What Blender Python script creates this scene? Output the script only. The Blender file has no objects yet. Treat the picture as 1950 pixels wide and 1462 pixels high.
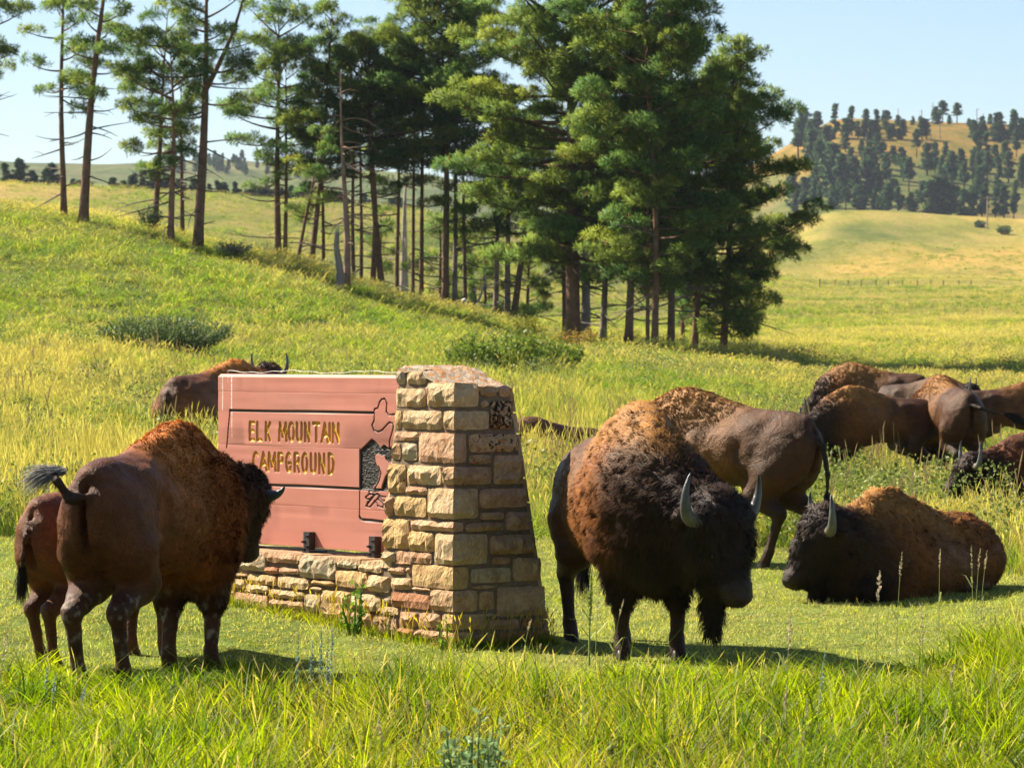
HAZE, GD, FUR, TREES = True, 1.0, 1.0, True      # air, grass density, fur density, trees
import bpy, math, random
import numpy as np
random.seed(11)
rng = np.random.default_rng(11)
SC = bpy.context.scene
COL = SC.collection

# ------------------------------------------------------------------ camera, world, sun, exposure
FPX, CX, HY, CAMZ = 7000.0, 975.0, 680.0, 2.0      # focal length in photo pixels, centre column, horizon row
cam_data = bpy.data.cameras.new('camera')
cam = bpy.data.objects.new('camera', cam_data); COL.objects.link(cam)
cam_data.sensor_width = 36.0
cam_data.lens = 36.0 * FPX / 1950.0
cam.location = (0, 0, CAMZ)
cam.rotation_euler = (math.radians(90) - math.atan((731 - HY) / FPX), 0, 0)
cam_data.clip_start = 0.5
cam_data.clip_end = 20000
cam_data.dof.use_dof = True
cam_data.dof.focus_distance = 25.0
cam_data.dof.aperture_fstop = 10.0
SC.camera = cam

SUN_EL, SUN_DX, SUN_DY = math.radians(43), -0.88, 0.47     # sun high on the left, a little behind the animals
sx, sy = SUN_DX, SUN_DY
n_ = math.hypot(sx, sy); sx /= n_; sy /= n_
sun_dir = np.array([sx * math.cos(SUN_EL), sy * math.cos(SUN_EL), math.sin(SUN_EL)])
world = bpy.data.worlds.new("World"); SC.world = world; world.use_nodes = True
wn = world.node_tree.nodes; wl = world.node_tree.links; wn.clear()
wo = wn.new('ShaderNodeOutputWorld'); wb = wn.new('ShaderNodeBackground'); ws = wn.new('ShaderNodeTexSky')
ws.sky_type = 'NISHITA'; ws.sun_disc = False
ws.sun_elevation = SUN_EL
ws.sun_rotation = math.atan2(sx, sy)
ws.air_density = 1.0; ws.dust_density = 0.8; ws.ozone_density = 2.2; ws.altitude = 1200
wb.inputs['Strength'].default_value = 0.056
wl.new(ws.outputs[0], wb.inputs[0]); wl.new(wb.outputs[0], wo.inputs[0])
sun_data = bpy.data.lights.new('sun', 'SUN'); sun = bpy.data.objects.new('sun', sun_data); COL.objects.link(sun)
sun_data.energy = 5.0; sun_data.angle = math.radians(0.5); sun_data.color = (1.0, 0.93, 0.80)
sun.rotation_euler = (math.pi / 2 - SUN_EL, 0, math.atan2(sx, -sy))
sun.location = (-20, 10, 30)
SC.view_settings.view_transform = 'Standard'; SC.view_settings.look = 'None'
SC.view_settings.gamma = 1.0; SC.view_settings.use_curve_mapping = False
SC.view_settings.exposure = 1.40
SC.cycles.use_denoising = True
SC.cycles.max_bounces = 6
SC.cycles.diffuse_bounces = 3
SC.cycles.transmission_bounces = 4
SC.cycles.transparent_max_bounces = 6
SC.cycles.volume_bounces = 0
SC.cycles.use_adaptive_sampling = True

# ------------------------------------------------------------------ helpers
def tag(o, label=None, cat=None, group=None, kind=None):
    if label: o['label'] = label
    if cat: o['category'] = cat
    if group: o['group'] = group
    if kind: o['kind'] = kind
    return o

def empty(name, loc=(0, 0, 0), rz=0.0):
    o = bpy.data.objects.new(name, None); COL.objects.link(o)
    o.location = loc; o.rotation_euler = (0, 0, rz); o.empty_display_size = 0.2
    return o

def mesh_np(name, V, faces, mats, parent=None, smooth=False, col=None, midx=None, vnorm=None, link=True, quads=None):
    """faces: (n,3) or (n,4) array, or list of such arrays"""
    me = bpy.data.meshes.new(name)
    V = np.asarray(V, dtype=np.float32)
    if not isinstance(faces, (list, tuple)): faces = [faces]
    faces = [np.asarray(f, dtype=np.int32) for f in faces if len(f)]
    nl = sum(f.size for f in faces); npoly = sum(len(f) for f in faces)
    me.vertices.add(len(V)); me.vertices.foreach_set('co', V.ravel())
    me.loops.add(nl); me.polygons.add(npoly)
    me.loops.foreach_set('vertex_index', np.concatenate([f.ravel() for f in faces]))
    tot = np.concatenate([np.full(len(f), f.shape[1], np.int32) for f in faces])
    st = np.concatenate([[0], np.cumsum(tot)[:-1]]).astype(np.int32)
    me.polygons.foreach_set('loop_start', st)
    me.polygons.foreach_set('loop_total', tot)
    me.polygons.foreach_set('use_smooth', np.full(npoly, smooth))
    if midx is not None: me.polygons.foreach_set('material_index', np.asarray(midx, np.int32))
    me.update(calc_edges=True); me.validate()
    for m in (mats if isinstance(mats, (list, tuple)) else [mats]): me.materials.append(m)
    if col is not None:
        a = me.color_attributes.new('Col', 'FLOAT_COLOR', 'POINT')
        c = np.ones((len(V), 4), np.float32); c[:, :3] = col
        a.data.foreach_set('color', c.ravel())
    if vnorm is not None:
        me.normals_split_custom_set_from_vertices(np.asarray(vnorm, np.float32))
    o = bpy.data.objects.new(name, me)
    if link: COL.objects.link(o)
    if parent is not None: o.parent = parent
    return o

class MB:
    """collects simple shapes into one mesh"""
    def __init__(s): s.v = []; s.q = []; s.t = []; s.c = []; s.n = 0
    def add(s, V, q=None, t=None, c=(1, 1, 1)):
        V = np.asarray(V, float)
        if q is not None and len(q): s.q.append(np.asarray(q) + s.n)
        if t is not None and len(t): s.t.append(np.asarray(t) + s.n)
        s.v.append(V); s.n += len(V)
        s.c.append(np.broadcast_to(np.asarray(c, float), (len(V), 3)))
    def box(s, lo, hi, c=(1, 1, 1)):
        a, b = lo, hi
        V = [(x, y, z) for x in (a[0], b[0]) for y in (a[1], b[1]) for z in (a[2], b[2])]
        s.add(V, [(0, 1, 3, 2), (4, 6, 7, 5), (0, 4, 5, 1), (2, 3, 7, 6), (0, 2, 6, 4), (1, 5, 7, 3)], c=c)
    def tube(s, P, R, n=6, c=(1, 1, 1), cap=True, jit=0.0):
        P = np.asarray(P, float); m = len(P); R = np.broadcast_to(np.asarray(R, float), (m,))
        T = np.gradient(P, axis=0); T /= np.linalg.norm(T, axis=1, keepdims=True) + 1e-9
        ref = np.array([0, 0, 1.0]) if abs(T[0][2]) < 0.9 else np.array([1.0, 0, 0])
        A = np.cross(T, ref); A /= np.linalg.norm(A, axis=1, keepdims=True) + 1e-9
        B = np.cross(T, A)
        ang = np.arange(n) * 2 * math.pi / n
        rr = R[:, None] * (1 + jit * rng.uniform(-1, 1, (m, n)))
        V = P[:, None] + rr[..., None] * (np.cos(ang)[None, :, None] * A[:, None] + np.sin(ang)[None, :, None] * B[:, None])
        V = V.reshape(-1, 3)
        q = [(i * n + k, i * n + (k + 1) % n, (i + 1) * n + (k + 1) % n, (i + 1) * n + k) for i in range(m - 1) for k in range(n)]
        t = []
        if cap:
            V = np.vstack([V, P[0], P[-1]]); e0, e1 = m * n, m * n + 1
            t = [(e0, (k + 1) % n, k) for k in range(n)] + [(e1, (m - 1) * n + k, (m - 1) * n + (k + 1) % n) for k in range(n)]
        s.add(V, q, t, c)
    def build(s, name, mat, parent=None, smooth=False, link=True):
        V = np.vstack(s.v); f = []
        if s.q: f.append(np.vstack(s.q))
        if s.t: f.append(np.vstack(s.t))
        return mesh_np(name, V, f, mat, parent, smooth, col=np.vstack(s.c), link=link)

def _hash(ix, iy, iz, seed):
    h = (ix.astype(np.int64) * 374761393 + iy.astype(np.int64) * 668265263 + iz.astype(np.int64) * 2147483647 + seed * 974711) & 0x7fffffff
    h = ((h ^ (h >> 13)) * 1274126177) & 0x7fffffff
    h = h ^ (h >> 16)
    return (h & 0xffff) / 32767.5 - 1.0

def vnoise(P, freq, seed=0):
    """value noise -1..1 at points P (n,3)"""
    p = np.asarray(P, float) * freq
    i = np.floor(p).astype(np.int64); f = p - i; f = f * f * (3 - 2 * f)
    r = 0
    for dx in (0, 1):
        wx = f[:, 0] if dx else 1 - f[:, 0]
        for dy in (0, 1):
            wy = f[:, 1] if dy else 1 - f[:, 1]
            for dz in (0, 1):
                wz = f[:, 2] if dz else 1 - f[:, 2]
                r = r + wx * wy * wz * _hash(i[:, 0] + dx, i[:, 1] + dy, i[:, 2] + dz, seed)
    return r

def sstep(a, b, x):
    t = np.clip((x - a) / (b - a), 0, 1); return t * t * (3 - 2 * t)

# ------------------------------------------------------------------ materials
def new_mat(name):
    m = bpy.data.materials.new(name); m.use_nodes = True
    nt = m.node_tree; nt.nodes.clear()
    out = nt.nodes.new('ShaderNodeOutputMaterial')
    return m, nt, out

def N(nt, typ, **kw):
    n = nt.nodes.new(typ)
    for k, v in kw.items():
        if k.startswith('i_'): n.inputs[k[2:].replace('_', ' ')].default_value = v
        else: setattr(n, k, v)
    return n

def L(nt, a, b): nt.links.new(a, b)

def noise_node(nt, scale, detail=3, rough=0.5, vec=None, dist=0.0):
    n = nt.nodes.new('ShaderNodeTexNoise'); n.inputs['Scale'].default_value = scale
    n.inputs['Detail'].default_value = detail; n.inputs['Roughness'].default_value = rough
    n.inputs['Distortion'].default_value = dist
    if vec is not None: nt.links.new(vec, n.inputs['Vector'])
    return n

def ramp(nt, fac, stops):
    r = nt.nodes.new('ShaderNodeValToRGB'); nt.links.new(fac, r.inputs[0])
    e = r.color_ramp.elements
    while len(e) < len(stops): e.new(0.5)
    for el, (p, c) in zip(e, stops):
        el.position = p; el.color = (c[0], c[1], c[2], 1) if hasattr(c, '__len__') else (c, c, c, 1)
    return r

def mixc(nt, fac, a, b, mode='MIX'):
    m = nt.nodes.new('ShaderNodeMix'); m.data_type = 'RGBA'; m.blend_type = mode
    for sock, v in ((m.inputs['Factor'], fac), (m.inputs['A'] if False else m.inputs[6], a), (m.inputs[7], b)):
        if hasattr(v, 'links') or isinstance(v, bpy.types.NodeSocket): nt.links.new(v, sock)
        elif hasattr(v, '__len__'): sock.default_value = (*v, 1)
        else: sock.default_value = v
    return m.outputs[2]

def attr_mat(name, rough=0.8, vary=0.25, nscale=12, bump=0.0, bscale=40, tint=(1, 1, 1), spec=0.25, sheen=0.0, transl=0.0, obj_coords=False):
    """base colour = vertex colour x noise"""
    m, nt, out = new_mat(name)
    at = N(nt, 'ShaderNodeAttribute', attribute_name='Col')
    geo = N(nt, 'ShaderNodeTexCoord') if obj_coords else N(nt, 'ShaderNodeNewGeometry')
    pos = geo.outputs['Object'] if obj_coords else geo.outputs['Position']
    nz = noise_node(nt, nscale, 4, 0.6, pos)
    rp = ramp(nt, nz.outputs['Fac'], [(0.25, 1 - vary), (0.75, 1 + vary)])
    c = mixc(nt, 1.0, at.outputs['Color'], rp.outputs[0], 'MULTIPLY')
    c = mixc(nt, 1.0, c, tint, 'MULTIPLY')
    b = N(nt, 'ShaderNodeBsdfPrincipled')
    b.inputs['Roughness'].default_value = rough
    b.inputs['Specular IOR Level'].default_value = spec
    b.inputs['Specular Tint'].default_value = (1.0, .82, .66, 1)
    b.inputs['Sheen Weight'].default_value = sheen
    L(nt, c, b.inputs['Base Color'])
    if bump:
        bn = noise_node(nt, bscale, 6, 0.65, pos)
        bm = N(nt, 'ShaderNodeBump'); bm.inputs['Strength'].default_value = 1.0; bm.inputs['Distance'].default_value = bump
        L(nt, bn.outputs['Fac'], bm.inputs['Height']); L(nt, bm.outputs[0], b.inputs['Normal'])
    if transl:
        tr = N(nt, 'ShaderNodeBsdfTranslucent'); L(nt, c, tr.inputs['Color'])
        mx = N(nt, 'ShaderNodeMixShader'); mx.inputs[0].default_value = transl
        L(nt, b.outputs[0], mx.inputs[1]); L(nt, tr.outputs[0], mx.inputs[2]); L(nt, mx.outputs[0], out.inputs[0])
    else: L(nt, b.outputs[0], out.inputs[0])
    return m

# ------------------------------------------------------------------ terrain
TD = [0, 10, 24, 27, 35, 58, 77, 96, 115, 135, 145, 165, 230, 300, 400, 500, 600, 760, 820, 890, 960, 1050, 1150, 1450, 1600, 2000, 2400, 4000]
TX = [-900, 0, 400, 765, 1090, 1400, 1600, 1950, 2900]
TZ = [
 [0]*9,
 [0]*9,
 [0.02,0.02,0.02,0.0,0,0,0,0,0],
 [.25,.2,.17,.1,.03,0,0,.02,.05],
 [.4,.36,.33,.27,.17,.1,.1,.12,.2],
 [1.2,.9,.82,.72,.5,.4,.33,.32,.4],
 [2.3,1.56,1.34,1.12,.95,.75,.62,.6,.7],
 [4.0,2.8,2.2,1.73,1.45,1.1,.88,.85,1.0],
 [6.2,4.95,3.75,2.85,2.05,1.6,1.25,1.2,1.4],
 [8.6,7.2,5.5,3.95,2.55,2.1,1.75,1.7,1.9],
 [9.4,7.75,6.05,3.9,2.65,2.25,2.0,1.95,2.1],
 [9.8,7.6,5.7,3.4,2.7,2.5,2.6,2.6,2.8],
 [9.0,5.0,4.6,3.4,3.3,3.3,3.6,3.7,4.5],
 [10,8,8,6,5.2,5.0,5.3,5.4,7],
 [16,14.5,12.5,11,9,8.2,8.2,8.4,12],
 [22,22,19.5,17,14,12,10.8,10.8,18],
 [29,30,28,25,20,15,13.2,13.2,24],
 [27,26,25,24,22,18,17.2,17.2,32],
 [27,26,25,24,23,22,23,23,38],
 [28,27,26,25,25,27,32.5,31,44],
 [30,28,27,26,27,33,40.7,37.8,50],
 [32,30,29,28,29,33,37,35,54],
 [34,34,32,31,34,42,50,46,62],
 [52,55,52,48,54,72,92,88,84],
 [66,70,66,60,62,78,96,92,88],
 [118,111,112,99,80,74,84,84,86],
 [112,106,106,96,80,72,80,80,84],
 [60,60,60,60,60,60,60,60,60]]
TD = np.array(TD, float); TX = np.array(TX, float); TZ = np.array(TZ, float)
_nx = np.array([-900, 0, 160, 300, 400, 560, 680, 765, 1090, 1400, 1600, 1950, 2900], float)
TZ = np.stack([np.interp(_nx, TX, row) for row in TZ]); TX = _nx
for _d, _row in ((96, {160: 2.7, 300: 2.5, 400: 2.3, 560: 2.05, 680: 1.9}), (115, {160: 4.75, 300: 4.45, 400: 4.1, 560: 3.7, 680: 3.1}), (135, {160: 6.95, 300: 6.5, 400: 5.95, 560: 5.4, 680: 4.5}),
                 (145, {160: 7.5, 300: 7.05, 400: 6.45, 560: 5.85, 680: 4.75, 765: 4.15}), (165, {160: 7.2, 300: 6.7, 400: 6.1, 560: 5.5, 680: 4.4, 765: 3.7})):
    for _x, _z in _row.items(): TZ[int(np.nonzero(TD == _d)[0][0]), int(np.nonzero(TX == _x)[0][0])] = _z
_LT = np.log(TD + 20)

def _pchip_slopes(x, Y):
    h = np.diff(x); d = np.diff(Y, axis=0) / h[:, None]
    m = np.zeros_like(Y)
    for i in range(1, len(x) - 1):
        a, b = d[i - 1], d[i]; w1, w2 = 2 * h[i] + h[i - 1], h[i] + 2 * h[i - 1]
        with np.errstate(divide='ignore', invalid='ignore'):
            mm = (w1 + w2) / (w1 / a + w2 / b)
        m[i] = np.where(a * b > 0, mm, 0)
    m[0] = d[0]; m[-1] = d[-1]
    return m
_MS = _pchip_slopes(_LT, TZ)

def ground_z(x, y):
    x = np.atleast_1d(np.asarray(x, float)); y = np.atleast_1d(np.asarray(y, float))
    ye = np.maximum(y, 8.0)
    px = np.clip(CX + FPX * x / ye, TX[0], TX[-1])
    l = np.log(np.clip(y, 0, TD[-1]) + 20)
    i = np.clip(np.searchsorted(_LT, l) - 1, 0, len(TD) - 2)
    h = _LT[i + 1] - _LT[i]; t = (l - _LT[i]) / h
    j = np.clip(np.searchsorted(TX, px) - 1, 0, len(TX) - 2)
    f = (px - TX[j]) / (TX[j + 1] - TX[j]); f = f * f * (3 - 2 * f) * 0.6 + f * 0.4
    def col(jj):
        a, b = TZ[i, jj], TZ[i + 1, jj]; ma, mb = _MS[i, jj] * h, _MS[i + 1, jj] * h
        return (2*t**3 - 3*t**2 + 1) * a + (t**3 - 2*t**2 + t) * ma + (-2*t**3 + 3*t**2) * b + (t**3 - t**2) * mb
    z = col(j) * (1 - f) + col(j + 1) * f
    P = np.stack([x, y, np.zeros_like(x)], 1)
    z = z + 0.12 * vnoise(P, 0.15, 3) * sstep(36, 60, y) + 0.35 * vnoise(P, 0.05, 4) * sstep(160, 300, y) + 1.6 * vnoise(P, 0.012, 5) * sstep(300, 700, y) + 9 * vnoise(P, 0.0045, 6) * sstep(1050, 1500, y)
    return z
def gz(x, y): return float(ground_z(x, y)[0])

def hit(px, py, d0=14.0, d1=2400.0):
    """first point of the ground met by the line of sight through a photo pixel"""
    ds = np.exp(np.linspace(math.log(d0), math.log(d1), 3000))
    xs = (px - CX) / FPX * ds; rz = CAMZ - (py - HY) / FPX * ds
    g = ground_z(xs, ds); k = np.nonzero(g >= rz)[0]
    i = k[0] if len(k) else len(ds) - 1
    return xs[i], ds[i], float(g[i])
def at(px, py, d): return np.array([(px - CX) / FPX * d, d, CAMZ - (py - HY) / FPX * d])
# ------------------------------------------------------------------ ground sheet
def ground_material():
    m, nt, out = new_mat('meadow_ground')
    g = N(nt, 'ShaderNodeNewGeometry')
    mp = N(nt, 'ShaderNodeMapping'); mp.inputs['Scale'].default_value = (1, 0.35, 1)
    L(nt, g.outputs['Position'], mp.inputs['Vector'])
    big = noise_node(nt, 0.012, 5, 0.6, mp.outputs[0])
    mid = noise_node(nt, 0.10, 6, 0.65, mp.outputs[0])
    fine = noise_node(nt, 1.1, 6, 0.7, g.outputs['Position'])
    c1 = ramp(nt, mid.outputs['Fac'], [(0.30, (0.065, 0.095, 0.020)), (0.42, (0.13, 0.155, 0.026)), (0.50, (0.25, 0.235, 0.06)), (0.64, (0.38, 0.27, 0.11))])
    c2 = ramp(nt, big.outputs['Fac'], [(0.38, (0.12, 0.145, 0.028)), (0.5, (0.23, 0.21, 0.05)), (0.62, (0.40, 0.28, 0.10))])
    c = mixc(nt, 0.45, c1.outputs[0], c2.outputs[0])
    f = ramp(nt, fine.outputs['Fac'], [(0.3, 0.55), (0.7, 1.35)])
    c = mixc(nt, 1.0, c, f.outputs[0], 'MULTIPLY')
    at_ = N(nt, 'ShaderNodeAttribute', attribute_name='Col')
    c = mixc(nt, 1.0, c, at_.outputs['Color'], 'MULTIPLY')
    b = N(nt, 'ShaderNodeBsdfPrincipled'); b.inputs['Roughness'].default_value = 0.95; b.inputs['Specular IOR Level'].default_value = 0.1
    L(nt, c, b.inputs['Base Color'])
    bm = N(nt, 'ShaderNodeBump'); bm.inputs['Strength'].default_value = 0.9; bm.inputs['Distance'].default_value = 0.5
    bn = noise_node(nt, 0.8, 8, 0.75, g.outputs['Position'])
    L(nt, bn.outputs['Fac'], bm.inputs['Height']); L(nt, bm.outputs[0], b.inputs['Normal'])
    L(nt, b.outputs[0], out.inputs[0])
    return m

def build_ground():
    ys = np.concatenate([[-60, -30, -12, 0], 4 * (2500 / 4) ** (np.arange(330) / 329)])
    us = np.concatenate([-np.linspace(1.2, 0.24, 18)[:-1] ** 1.0, np.linspace(-0.22, 0.22, 130), np.linspace(0.24, 1.2, 18)[1:]])
    Y, U = np.meshgrid(ys, us, indexing='ij')
    X = U * (np.maximum(Y, 0) + 12)
    Z = ground_z(X.ravel(), Y.ravel())
    V = np.stack([X.ravel(), Y.ravel(), Z], 1)
    nr, nc = Y.shape
    idx = np.arange(nr * nc).reshape(nr, nc)
    F = np.stack([idx[:-1, :-1], idx[:-1, 1:], idx[1:, 1:], idx[1:, :-1]], -1).reshape(-1, 4)
    # ground colour factors: thatch under the near grass, painted darker below the foreground blades as shade, orange-gold dry slopes on the far right hill, blue-green scrub far left
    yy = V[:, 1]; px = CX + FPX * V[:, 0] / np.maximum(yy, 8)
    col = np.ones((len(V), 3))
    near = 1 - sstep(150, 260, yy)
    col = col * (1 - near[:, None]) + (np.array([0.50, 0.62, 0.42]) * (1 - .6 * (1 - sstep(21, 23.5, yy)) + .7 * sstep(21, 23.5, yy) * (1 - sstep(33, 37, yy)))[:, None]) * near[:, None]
    far = sstep(230, 330, yy) * (1 - sstep(1000, 1100, yy))
    Q = V * np.array([1, .45, 0]); mot = vnoise(Q, .035, 31) * .6 + vnoise(Q, .012, 32) * .7 + vnoise(Q, .1, 33) * .35
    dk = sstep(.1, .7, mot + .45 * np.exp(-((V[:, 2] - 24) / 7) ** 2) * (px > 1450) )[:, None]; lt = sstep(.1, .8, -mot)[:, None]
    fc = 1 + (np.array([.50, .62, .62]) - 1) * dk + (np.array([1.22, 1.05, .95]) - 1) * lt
    flat = (sstep(250, 330, yy) * (1 - sstep(560, 760, yy)) * (px > 1300))[:, None]; fc = fc * (1 - .55 * flat) + np.array([1.25, 1.15, 1.0]) * .55 * flat
    fc = fc * np.array([1.05, 1.0, .72])
    col = col * (1 - far[:, None]) + fc * far[:, None]
    hill = sstep(1060, 1150, yy) * sstep(1150, 1450, px)
    n1 = vnoise(V, 0.02, 9)
    gold = np.array([1.0, 0.66, 0.42]); scr = np.array([0.50, 0.56, 0.5])
    k = sstep(-0.25, 0.3, n1 + (V[:, 2] - 66) / 40)[:, None]
    col = col * (1 - hill[:, None]) + (gold * k + scr * (1 - k)) * hill[:, None]
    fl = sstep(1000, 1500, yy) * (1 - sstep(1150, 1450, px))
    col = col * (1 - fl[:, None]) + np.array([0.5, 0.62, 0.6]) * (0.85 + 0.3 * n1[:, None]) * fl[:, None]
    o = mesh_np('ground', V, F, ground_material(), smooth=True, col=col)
    tag(o, 'rolling prairie meadow ground with grassy hills rising behind', kind='structure')
    return o
build_ground()

# ------------------------------------------------------------------ haze
def build_haze():
    m, nt, out = new_mat('haze_air')
    v = N(nt, 'ShaderNodeVolumePrincipled'); v.inputs['Density'].default_value = 0.00006
    v.inputs['Color'].default_value = (0.80, 0.88, 1.0, 1); v.inputs['Anisotropy'].default_value = 0.2
    L(nt, v.outputs[0], out.inputs['Volume'])
    b = MB(); b.box((-3150, -80, -3), (3150, 2560, 165))
    o = b.build('haze', m); tag(o, kind='stuff'); return o
if HAZE: build_haze()
# ------------------------------------------------------------------ monument frame (needed to keep grass out of the stonework)
AK = math.radians(53.5)
LD = np.array([-math.cos(AK), math.sin(AK), 0.0])       # along the sign face, to the left and away
RD = np.array([math.sin(AK), math.cos(AK), 0.0])        # along the pillar's right face
KP = np.array([(862 - CX) / FPX * 25.0, 25.0, 0.0])     # near corner of the pillar at the ground
PH = 1.811                                              # height of the pillar's near corner
KF, KL = 0.16 / PH, 0.20 / PH
def mon(w, z):
    """point on the battered stone face: w<0 on the sign side, w>0 on the right side"""
    p = KP + z * (RD * KF + LD * KL) + np.array([0, 0, z])
    return p + (LD * (-w) if w < 0 else RD * w)
def inside_mon(X, Y, m=0.0):
    dx, dy = X - KP[0], Y - KP[1]
    a = dx * LD[0] + dy * LD[1]; b = dx * RD[0] + dy * RD[1]
    return ((a > -m) & (a < 0.98 + m) & (b > -m) & (b < 0.83 + m)) | ((a > 0) & (a < 3.5 + m) & (b > 0.03 - m) & (b < 0.6 + m))

# ------------------------------------------------------------------ grass
def grass_material(name, green, straw, straw_amt, transl=0.45, lush=(0.1, 0.2, 0.02), tcol=(1.1, 1.18, 0.45)):
    m, nt, out = new_mat(name)
    g = N(nt, 'ShaderNodeNewGeometry')
    mp = N(nt, 'ShaderNodeMapping'); mp.inputs['Scale'].default_value = (1, 0.45, 0.3)
    L(nt, g.outputs['Position'], mp.inputs['Vector'])
    at_ = N(nt, 'ShaderNodeAttribute', attribute_name='Col')
    sep = N(nt, 'ShaderNodeSeparateColor'); L(nt, at_.outputs['Color'], sep.inputs[0])
    nz = noise_node(nt, 0.22, 5, 0.62, mp.outputs[0])
    n2 = noise_node(nt, 1.3, 4, 0.6, mp.outputs[0])
    # per blade random (R), dryness threshold (G)
    rp = ramp(nt, nz.outputs['Fac'], [(0.36, 0.0), (0.64, 1.0)])
    ad = N(nt, 'ShaderNodeMath', operation='MULTIPLY_ADD'); L(nt, rp.outputs[0], ad.inputs[0]); ad.inputs[1].default_value = 0.9; ad.inputs[2].default_value = straw_amt - 0.35
    ds = N(nt, 'ShaderNodeMath', operation='SUBTRACT'); L(nt, ad.outputs[0], ds.inputs[0]); L(nt, sep.outputs[1], ds.inputs[1])
    rs = N(nt, 'ShaderNodeMapRange'); L(nt, ds.outputs[0], rs.inputs['Value']); rs.inputs['From Min'].default_value = -0.35; rs.inputs['From Max'].default_value = 0.15
    gl = ramp(nt, n2.outputs['Fac'], [(0.36, lush), (0.62, green)])
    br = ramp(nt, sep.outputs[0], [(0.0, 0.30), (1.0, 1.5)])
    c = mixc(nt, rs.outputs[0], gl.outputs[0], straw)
    c = mixc(nt, 1.0, c, br.outputs[0], 'MULTIPLY')
    b = N(nt, 'ShaderNodeBsdfPrincipled'); b.inputs['Roughness'].default_value = 0.55; b.inputs['Specular IOR Level'].default_value = 0.35
    L(nt, c, b.inputs['Base Color'])
    tr = N(nt, 'ShaderNodeBsdfTranslucent')
    ct = mixc(nt, 1.0, c, tcol, 'MULTIPLY'); L(nt, ct, tr.inputs['Color'])
    mx = N(nt, 'ShaderNodeMixShader'); mx.inputs[0].default_value = transl
    L(nt, b.outputs[0], mx.inputs[1]); L(nt, tr.outputs[0], mx.inputs[2]); L(nt, mx.outputs[0], out.inputs[0])
    return m

def clump(name, mat, nb, rad, h, w, lean=0.4, segs=3, seedheads=0):
    V = []; F3 = []; F4 = []; C = []
    n = 0
    for b in range(nb):
        a = rng.uniform(0, 6.283); r = rad * math.sqrt(rng.uniform()); bx, by = r * math.cos(a), r * math.sin(a)
        hh = h * rng.uniform(0.45, 1.1); ww = w * rng.uniform(0.6, 1.2); ya = rng.uniform(0, 6.283)
        la = rng.uniform(0, 6.283) * 0.5 + a * 0.5; le = lean * rng.uniform(0.1, 1.0) * hh
        side = np.array([math.cos(ya), math.sin(ya), 0])
        cr, cg = rng.uniform(), rng.uniform()
        for k in range(segs + 1):
            t = k / segs
            p = np.array([bx + math.cos(la) * le * t ** 2, by + math.sin(la) * le * t ** 2, hh * (t - 0.18 * lean * t * t) - 0.02])
            wd = ww * 0.5 * (1 - t) ** 0.7 if k < segs else 0
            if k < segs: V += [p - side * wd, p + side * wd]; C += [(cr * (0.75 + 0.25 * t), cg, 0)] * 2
            else: V.append(p); C.append((cr, cg, 0))
        for k in range(segs - 1): F4.append((n + 2 * k, n + 2 * k + 1, n + 2 * k + 3, n + 2 * k + 2))
        F3.append((n + 2 * segs - 2, n + 2 * segs - 1, n + 2 * segs)); n += 2 * segs + 1
    for b in range(seedheads):
        a = rng.uniform(0, 6.283); r = rad * rng.uniform(); bx, by = r * math.cos(a), r * math.sin(a)
        hh = h * rng.uniform(1.3, 1.9); la = rng.uniform(0, 6.283); le = 0.25 * hh
        P = [np.array([bx + math.cos(la) * le * t ** 2, by + math.sin(la) * le * t ** 2, hh * t]) for t in (0, 0.5, 0.78, 0.9, 1.0)]
        W = [w * 0.35, w * 0.3, w * 0.35, w * 1.5, w * 0.2]
        for ya in (0.3, 1.87):
            side = np.array([math.cos(ya), math.sin(ya), 0])
            for k, p in enumerate(P): V += [p - side * W[k] / 2, p + side * W[k] / 2]; C += [(0.8, -0.6, 0)] * 2
            for k in range(4): F4.append((n + 2 * k, n + 2 * k + 1, n + 2 * k + 3, n + 2 * k + 2))
            n += 10
    return mesh_np(name, np.array(V), [np.array(F4), np.array(F3)], mat, col=np.array(C), link=False)

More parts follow.
